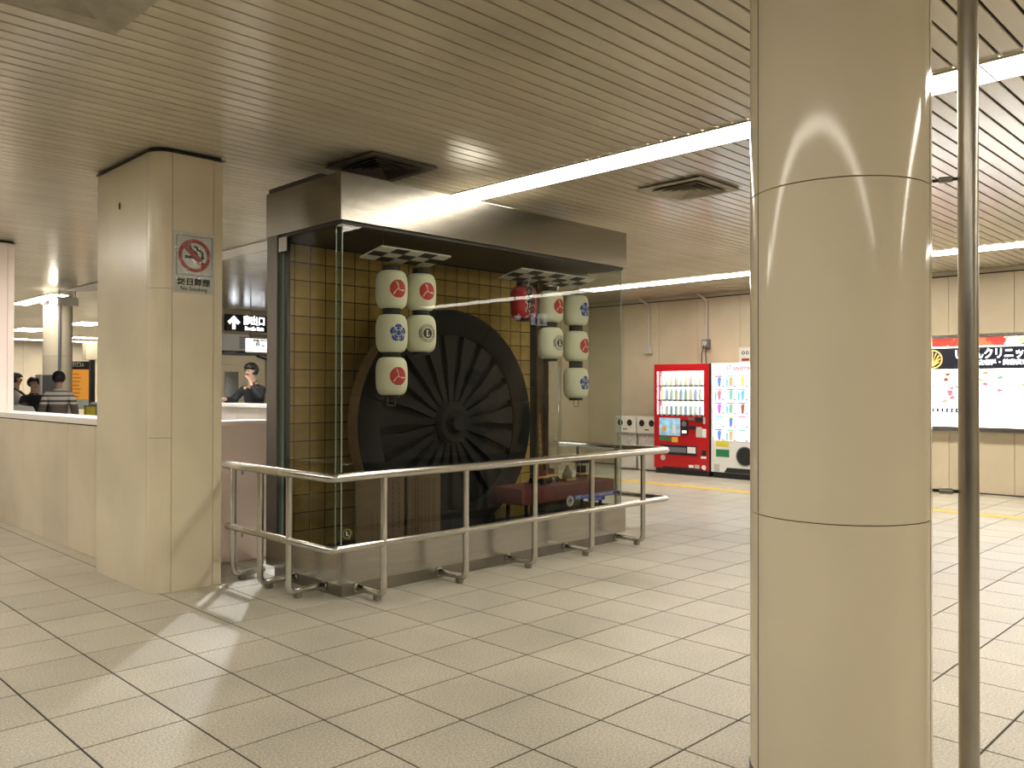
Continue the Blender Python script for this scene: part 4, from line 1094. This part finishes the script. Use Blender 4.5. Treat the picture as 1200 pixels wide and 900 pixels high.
# service booth with door and AC unit
bo = thing('service_booth', 'cream service booth with glazed door beyond the counter', 'booth', (8.3, 16.6, 0))
box('walls', bo, 'cream', 7.62, 8.74, 15.95, 17.3, 0, 2.22, .005)
box('roof_edge', bo, 'base_skirt', 7.58, 8.95, 15.90, 17.35, 2.221, 2.27)
d = box('door', bo, 'cream', 7.72, 8.26, 15.925, 15.949, 0.02, 2.02, .003)
box('door_glass', d, 'dark_glass', 7.85, 8.14, 15.915, 15.924, .75, 1.88)
bm = B()
for a, b, c, e in ((7.675, 7.718, 0, 2.06), (8.262, 8.305, 0, 2.06), (7.718, 8.262, 2.025, 2.06)): bx(bm, a, b, 15.92, 15.949, c, e)
link('door_frame', to_mesh(bm, 'df', 'cream'), bo)
tube_obj('cable', bo, 'black', bend([(8.55, 15.93, 2.21), (8.78, 15.93, 2.15), (8.80, 15.94, 1.6)], .05, 4), .02, 8)
ac = thing('air_conditioner', 'boxy white air conditioner unit on top of the service booth', 'air conditioner', (8.2, 16.2, 2.27))
box('casing', ac, 'grey_light', 7.80, 8.42, 16.0, 16.30, 2.30, 2.66, .02)
for k in range(6): box('grille_slat', ac, 'grey', 8.20, 8.38, 15.992, 15.999, 2.36+k*.042, 2.385+k*.042)
for x in (7.9, 8.3): box('mount_rail', ac, 'black', x-.03, x+.03, 15.98, 16.3, 2.271, 2.299)
tube_obj('hose', ac, 'grey_light', bend([(8.42, 16.1, 2.36), (8.56, 16.1, 2.36), (8.56, 16.05, 2.28)], .05, 4), .03, 8)
fs = thing('fare_sign', 'white hanging fare adjustment sign with black lettering', 'sign', (9.3, 15.5, 2.3))
box('panel', fs, 'sign_white', 7.93, 8.72, 15.2, 15.23, 2.26, 2.52, .003)
text_obj('lettering', fs, 'black_print', '精算', .15, FY(8.22, 15.199, 2.43), offset=.003)
text_obj('lettering', fs, 'black_print', 'Fare Adjustment', .075, FY(8.32, 15.199, 2.31))
for x in (8.03, 8.62): tube_obj('hanger', fs, 'steel_dark', [(x, 15.21, 2.52), (x, 15.21, ZC)], .008, 8)
# lit white counter
ct = thing('ticket_counter', 'brightly lit white service counter behind the pink wall', 'counter', (5.6, 11.2, 0))
for k in range(6): box('front_panel', ct, 'counter_white', 5.30, 5.33, 9.2+k*.62+.003, 9.2+(k+1)*.62-.003, 0.0, 1.285, .003)
box('top', ct, 'counter_white', 5.26, 5.66, 9.18, 12.95, 1.287, 1.335, .008)
box('back_panel', ct, 'grey_light', 5.50, 5.53, 9.2, 12.9, 0.0, 1.286)

# ------------------------------------------------------------------ far left
fc = thing('distant_column', 'pale round column with thin pipe far down the hall at left', 'column', (5.72, 19.05, 0))
bm = B(); lathe(bm, [(.275, 0.002), (.275, 1.15), (.270, 1.153), (.270, 1.157), (.275, 1.16), (.275, 2.20), (.270, 2.203), (.270, 2.207), (.275, 2.21), (.275, 3.27), (.30, 3.271), (.30, ZC-.012)], 40, 5.72, 19.05)
link('shaft', to_mesh(bm, 'shaft', 'column', 'auto'), fc)
bm = B(); lathe(bm, [(.28, 3.272), (.31, 3.272), (.31, ZC-.008), (.28, ZC-.008)], 40, 5.72, 19.05); link('top_ring', to_mesh(bm, 'tr', 'base_skirt'), fc)
px, py = 5.72-.275*.35-.02+.12, 19.05-.29
tube_obj('pipe', fc, 'grey', [(5.66, 18.745, 0.002), (5.66, 18.745, ZC-.02)], .028, 10)
gb = thing('guide_board', 'orange exit guide board with black header beside the distant column', 'guide board', (6.35, 19.4, 0))
GXa, GXb, GYp = 6.04, 6.48, 19.3
dirn = Vector((1, -1, 0)).normalized()     # board faces the viewer diagonally
go = Vector((6.22, 19.25, 0)); fG = (go, dirn, Vector((0,0,1)), Vector((-1, -1, 0)).normalized())
prism_obj('back', gb, 'grey', [(-.20, 1.10), (.20, 1.10), (.20, 2.12), (-.20, 2.12)], fG, -.04, 0)
prism_obj('orange_panel', gb, 'orange_board', [(-.19, 1.30), (.19, 1.30), (.19, 1.945), (-.19, 1.945)], fG, .001, .006)
prism_obj('header', gb, 'black', [(-.19, 1.95), (.19, 1.95), (.19, 2.11), (-.19, 2.11)], fG, .001, .006)
prism_obj('map_panel', gb, 'map_pale', [(-.19, 1.12), (.19, 1.12), (.19, 1.295), (-.19, 1.295)], fG, .001, .006)
fG2 = (go + Vector((0, 0, 2.04)) + fG[3]*.007 - dirn*.05, dirn, Vector((0,0,1)), fG[3])
text_obj('lettering', gb, 'sheet', '出口6', .11, fG2, depth=.001, offset=.002)
for k in range(7):
    z = 1.36+k*.08; prism_obj('text_line', gb, 'notice_ink', [(-.16, z), (-.02+.02*(k % 3), z), (-.02+.02*(k % 3), z+.012), (-.16, z+.012)], fG, .0062, .007)
for s_ in (-.15, .15): q = go+dirn*s_; tube_obj('leg', gb, 'grey', [(q.x, q.y, 0), (q.x, q.y, 1.1)], .02, 8)
tag(box('locker', None, 'grey', 5.02, 5.28, 17.6, 17.9, 0, 1.80, .01), 'tall grey locker cabinet left of the distant column', 'cabinet')
lk = bpy.data.objects['locker']
box('edge_strip', lk, 'counter_white', 4.985, 5.018, 17.59, 17.91, 0, 1.80)
box('door', lk, 'grey', 5.03, 5.27, 17.585, 17.599, .05, 1.75, .002)
def gate(x, y, label, m):
    t = thing('ticket_gate', label, 'ticket gate', (x, y, 0))
    prism_obj('body', t, m, [(-.16, .0), (.16, .0), (.16, 1.16), (.12, 1.24), (-.08, 1.27), (-.16, 1.24)], ((x, y, 0), (1,0,0), (0,0,1), (0,1,0)), -.5, .5)
    box('reader_pad', t, 'black', x-.07, x+.07, y-.42, y-.20, 1.262, 1.285, .004)
    box('side_stripe', t, 'grey', x-.163, x-.1605, y-.45, y+.45, .9, 1.0)
gate(4.05, 15.6, 'beige ticket gate at the far left by the standing people', 'grey_light')
gate(6.05, 17.2, 'dark ticket gate near the orange guide board', 'grey')
yb_ = thing('yellow_box', 'small yellow box in front of the dark ticket gate', 'box', (5.65, 16.8, 0))
box('body', yb_, 'sticker_yellow', 5.52, 5.68, 16.72, 16.86, .0, 1.20, .008); box('lid', yb_, 'black', 5.51, 5.69, 16.71, 16.87, 1.201, 1.215)
bh = box('trim_3', None, 'cream', 8.2, 14, 24.9, 25.2, 2.35, 2.85, .004); tag(bh, kind='structure')
s2 = thing('distant_exit_sign', 'small black sign with glowing white lettering far at left', 'sign', (8.6, 24.8, 2.5))
box('panel', s2, 'black', 8.55, 9.6, 24.83, 24.898, 2.52, 2.80)
text_obj('lettering', s2, 'sign_white_lit', '中央改札', .2, FY(9.03, 24.829, 2.66), offset=.01, depth=.003)
for x in (8.4, 9.75): 
    bx_ = box('bulkhead_post', None, 'steel_dark', x-.06, x+.06, 24.95, 25.1, 0, 2.349); tag(bx_, 'dark steel post under the distant sign bulkhead, %s one' % ('left' if x < 9 else 'right'), 'post')
hb2 = thing('hanging_lamp_box', 'small white and grey box hanging under the ceiling before the distant column', 'lamp', (5.0, 17.0, 3.0))
box('lit_end', hb2, 'lamp_on_far', 4.86, 4.95, 16.55, 16.65, 3.06, 3.16); box('casing', hb2, 'grey_light', 4.955, 5.32, 16.56, 16.64, 3.05, 3.20, .004)
for x in (5.0, 5.28): tube_obj('hanger', hb2, 'steel_dark', [(x, 16.6, 3.20), (x, 16.6, ZC)], .008, 6)

# ------------------------------------------------------------------ people
def skin_mesh(name, verts, edges, radii, m, root=0, sub=2):
    bm = B(); lay = bm.verts.layers.skin.verify(); vs = []
    for i, (p, r) in enumerate(zip(verts, radii)):
        v = bm.verts.new(p); v[lay].radius = (r, r) if not isinstance(r, tuple) else r; v[lay].use_root = (i == root); vs.append(v)
    for a, b in edges: bm.edges.new((vs[a], vs[b]))
    me = bpy.data.meshes.new(name+'_sk'); bm.to_mesh(me); bm.free()
    o = bpy.data.objects.new('tmp', me); COL.objects.link(o)
    sk = o.modifiers.new('skin', 'SKIN'); sk.use_smooth_shade = True; sk.branch_smoothing = .5
    ss = o.modifiers.new('sub', 'SUBSURF'); ss.levels = sub; ss.render_levels = sub
    dg = bpy.context.evaluated_depsgraph_get(); dg.update()
    out = bpy.data.meshes.new_from_object(o.evaluated_get(dg))
    bpy.data.objects.remove(o)
    out.materials.clear(); out.materials.append(M[m])
    for p in out.polygons: p.use_smooth = True
    return out
class G:
    def __init__(s): s.v, s.e, s.r = [], [], []
    def add(s, p, r, to=None):
        s.v.append(p); s.r.append(r)
        if to is not None: s.e.append((to, len(s.v)-1))
        return len(s.v)-1
def person(label, loc, rz, top, bottom, arms, lean=0.0, yaw=0.0, hair='short', height=1.72, vest=None):
    """arms: {side: (elbow, wrist, hand direction)} in body space, person faces -Y"""
    t = thing('person', label, 'person', loc, rz)
    t.scale = (height/1.72,)*3
    def lp(p): return (p[0], p[1] - lean*max(0, p[2]-.95), p[2])
    b = G()
    pel = b.add((0, 0, .95), .115); bel = b.add(lp((0, 0, 1.1)), .11, pel); ch = b.add(lp((0, 0, 1.30)), .125, bel)
    nb = b.add(lp((0, .01, 1.44)), .065, ch); nk = b.add(lp((0, 0, 1.50)), .048, nb)
    jw = b.add(lp((0, -.02, 1.555)), .060, nk); hd = b.add(lp((0, -.005, 1.625)), .080, jw); cr = b.add(lp((0, .005, 1.685)), .062, hd)
    b.add(lp((0, -.098, 1.60)), .011, hd)
    for s_ in (-1, 1): b.add(lp((s_*.083, .01, 1.60)), .014, hd)
    shirt = G(); sp0 = shirt.add((0, 0, .80), .15); sp_ = shirt.add((0, 0, .93), .148, sp0); sb = shirt.add(lp((0, 0, 1.10)), .14, sp_); sc_ = shirt.add(lp((0, 0, 1.29)), .15, sb); sn = shirt.add(lp((0, .005, 1.43)), .075, sc_); shirt.add(lp((0, 0, 1.475)), .062, sn)
    for s_ in (-1, 1):
        el, wr, hdv = arms[s_]
        sh = lp((s_*.165, .01, 1.385)); i = b.add(sh, .052, ch); j = b.add(el, .040, i); w = b.add(wr, .027, j)
        hv = Vector(hdv).normalized(); wv = Vector(wr); pm = wv+hv*.06; i2 = b.add(tuple(pm), .030, w)
        side = hv.cross(Vector((0, 0, 1)));  side = side.normalized() if side.length > .1 else Vector((1, 0, 0))
        curl = side.cross(hv).normalized()*-1
        for q, ln in zip((-.028, -.010, .009, .027), (.060, .072, .068, .052)):
            a = b.add(tuple(pm+side*q+hv*.035), .0095, i2); c2 = b.add(tuple(pm+side*q+hv*(.035+ln*.55)+curl*.012), .0085, a); b.add(tuple(pm+side*q+hv*(.035+ln*.85)+curl*.034), .0075, c2)
        a = b.add(tuple(pm+side*.036*s_-hv*.01), .011, i2); b.add(tuple(pm+side*.055*s_+hv*.03+curl*.012), .0095, a)
        k_ = shirt.add(sh, .072, sc_); l_ = shirt.add(el, .058, k_); shirt.add(tuple(Vector(el).lerp(Vector(wr), .93)), .043, l_)
        hp = b.add((s_*.085, 0, .86), .082, pel); kn = b.add((s_*.095, -.015, .48), .056, hp); an = b.add((s_*.095, .01, .085), .037, kn); b.add((s_*.105, -.15, .035), .030, an)
    body = link('body', skin_mesh('body', b.v, b.e, b.r, 'skin'), t, local=True)
    link('top_garment', skin_mesh('top', shirt.v, shirt.e, shirt.r, top), t, local=True)
    p = G(); p9 = p.add((0, 0, 1.06), .12); p0 = p.add((0, 0, .95), .135, p9)
    for s_ in (-1, 1):
        h_ = p.add((s_*.088, 0, .84), .100, p0); k_ = p.add((s_*.097, -.012, .48), .074, h_); p.add((s_*.097, .01, .10), .058, k_)
    link('trousers', skin_mesh('tr', p.v, p.e, p.r, bottom), t, local=True)
    for s_ in (-1, 1):
        bm = B(); bx(bm, s_*.10-.045, s_*.10+.045, -.20, .07, 0.0, .085, .028); link('shoe', to_mesh(bm, 'shoe', 'black', 'auto'), t, local=True)
    # hair cap
    bm = B(); bmesh.ops.create_uvsphere(bm, u_segments=24, v_segments=16, radius=1)
    hc = Vector(lp((0, .012, 1.645)))
    rr_ = random.Random(len(label))
    for v in list(bm.verts):
        x, y_, z = v.co
        lowlim = -.15 if y_ < -.25 else (-.62 if hair == 'short' else -2.2)
    dead = [f for f in bm.faces if (lambda c: c.y < -.35 and c.z < .14)(f.calc_center_median()) or (f.calc_center_median().z < -.72)]
    bmesh.ops.delete(bm, geom=dead, context='FACES')
    for v in bm.verts:
        j_ = 1+rr_.uniform(-.03, .04)
        z = v.co.z
        if hair == 'long' and z < 0 and v.co.y > -.3: z *= 3.0
        v.co = hc + Vector((v.co.x*.096*j_, v.co.y*.112*j_, z*.105*j_))
    bmesh.ops.solidify(bm, geom=bm.faces[:], thickness=0.012)
    link('hair', to_mesh(bm, 'hair', 'hair', True), t, local=True)
    for s_ in (-1, 1):
        bm = B(); bmesh.ops.create_uvsphere(bm, u_segments=10, v_segments=8, radius=.010); e_ = Vector(lp((s_*.031, -.083, 1.628)))
        for v in bm.verts: v.co = Vector((v.co.x*1.3, v.co.y*.5, v.co.z*.7))+e_
        link('eye', to_mesh(bm, 'eye', 'hair', True), t, local=True)
    bm = B(); m0 = Vector(lp((0, -.079, 1.556))); bx(bm, m0.x-.022, m0.x+.022, m0.y-.004, m0.y+.01, m0.z-.005, m0.z+.005, .002); link('mouth', to_mesh(bm, 'mouth', 'red_print'), t, local=True)
    if vest:
        bm = B()
        for s_ in (-1, 1): tube(bm, [lp((s_*.05, .16, 1.10)), lp((s_*.11, .12, 1.38)), lp((s_*.11, 0, 1.465)), lp((s_*.10, -.14, 1.34)), lp((s_*.08, -.165, 1.1))], .014, 8)
        link('straps', to_mesh(bm, 'straps', 'black', True), t, local=True)
    return t
down = {-1: ((-.24, .02, 1.12), (-.25, -.06, .88), (0, -.15, -1)), 1: ((.24, .02, 1.12), (.25, -.06, .88), (0, -.15, -1))}
face_away = math.atan2(1, 1)  # facing along the view axis
def rot_to(dx, dy): return math.atan2(dy, dx) + PI/2      # local -Y points to (dx, dy)
person('person seen from behind in a brown sweater with white patterned yoke', (4.60, 15.25, 0), rot_to(.55, 1), 'sweater_knit', 'denim', down, height=1.80)
person('person in white shirt with dark straps looking right at the far left', (4.50, 17.3, 0), rot_to(1, -.4), 'cloth_white', 'denim', {-1: ((-.22, -.05, 1.14), (-.12, -.26, 1.02), (.3, -1, 0)), 1: ((.22, -.05, 1.14), (.12, -.26, 1.02), (-.3, -1, 0))}, height=1.80, vest=True)
person('person in black top with folded hands beside the grey locker', (4.62, 16.70, 0), rot_to(.2, -1), 'cloth_black', 'denim', {-1: ((-.25, -.02, 1.15), (-.06, -.22, 1.06), (1, -.3, 0)), 1: ((.25, -.02, 1.15), (.06, -.24, 1.03), (-1, -.3, 0))}, height=1.72)
person('person in black sweater leaning on the white counter with hand at chin', (5.98, 11.14, 0.14), rot_to(-1, -.35), 'cloth_black', 'cloth_black',
       {-1: ((-.27, -.20, 1.20), (-.20, -.42, 1.235), (.2, -1, 0)), 1: ((.25, -.22, 1.25), (.10, -.22, 1.44), (-.5, 0, 1))}, lean=.18, height=1.74)
person('person in brown jacket mirrored in the case glass', (6.80, 3.02, 0), rot_to(.75, .8), 'cloth_brown', 'denim', {-1: ((-.25, -.05, 1.14), (-.10, -.24, 1.05), (.6, -1, 0)), 1: ((.25, -.05, 1.14), (.10, -.24, 1.02), (-.6, -1, 0))}, height=1.74)
person('long haired person in black coat mirrored in the case glass', (7.45, 3.38, 0), rot_to(-.8, -.2), 'cloth_black', 'cloth_black', down, hair='long', height=1.62)
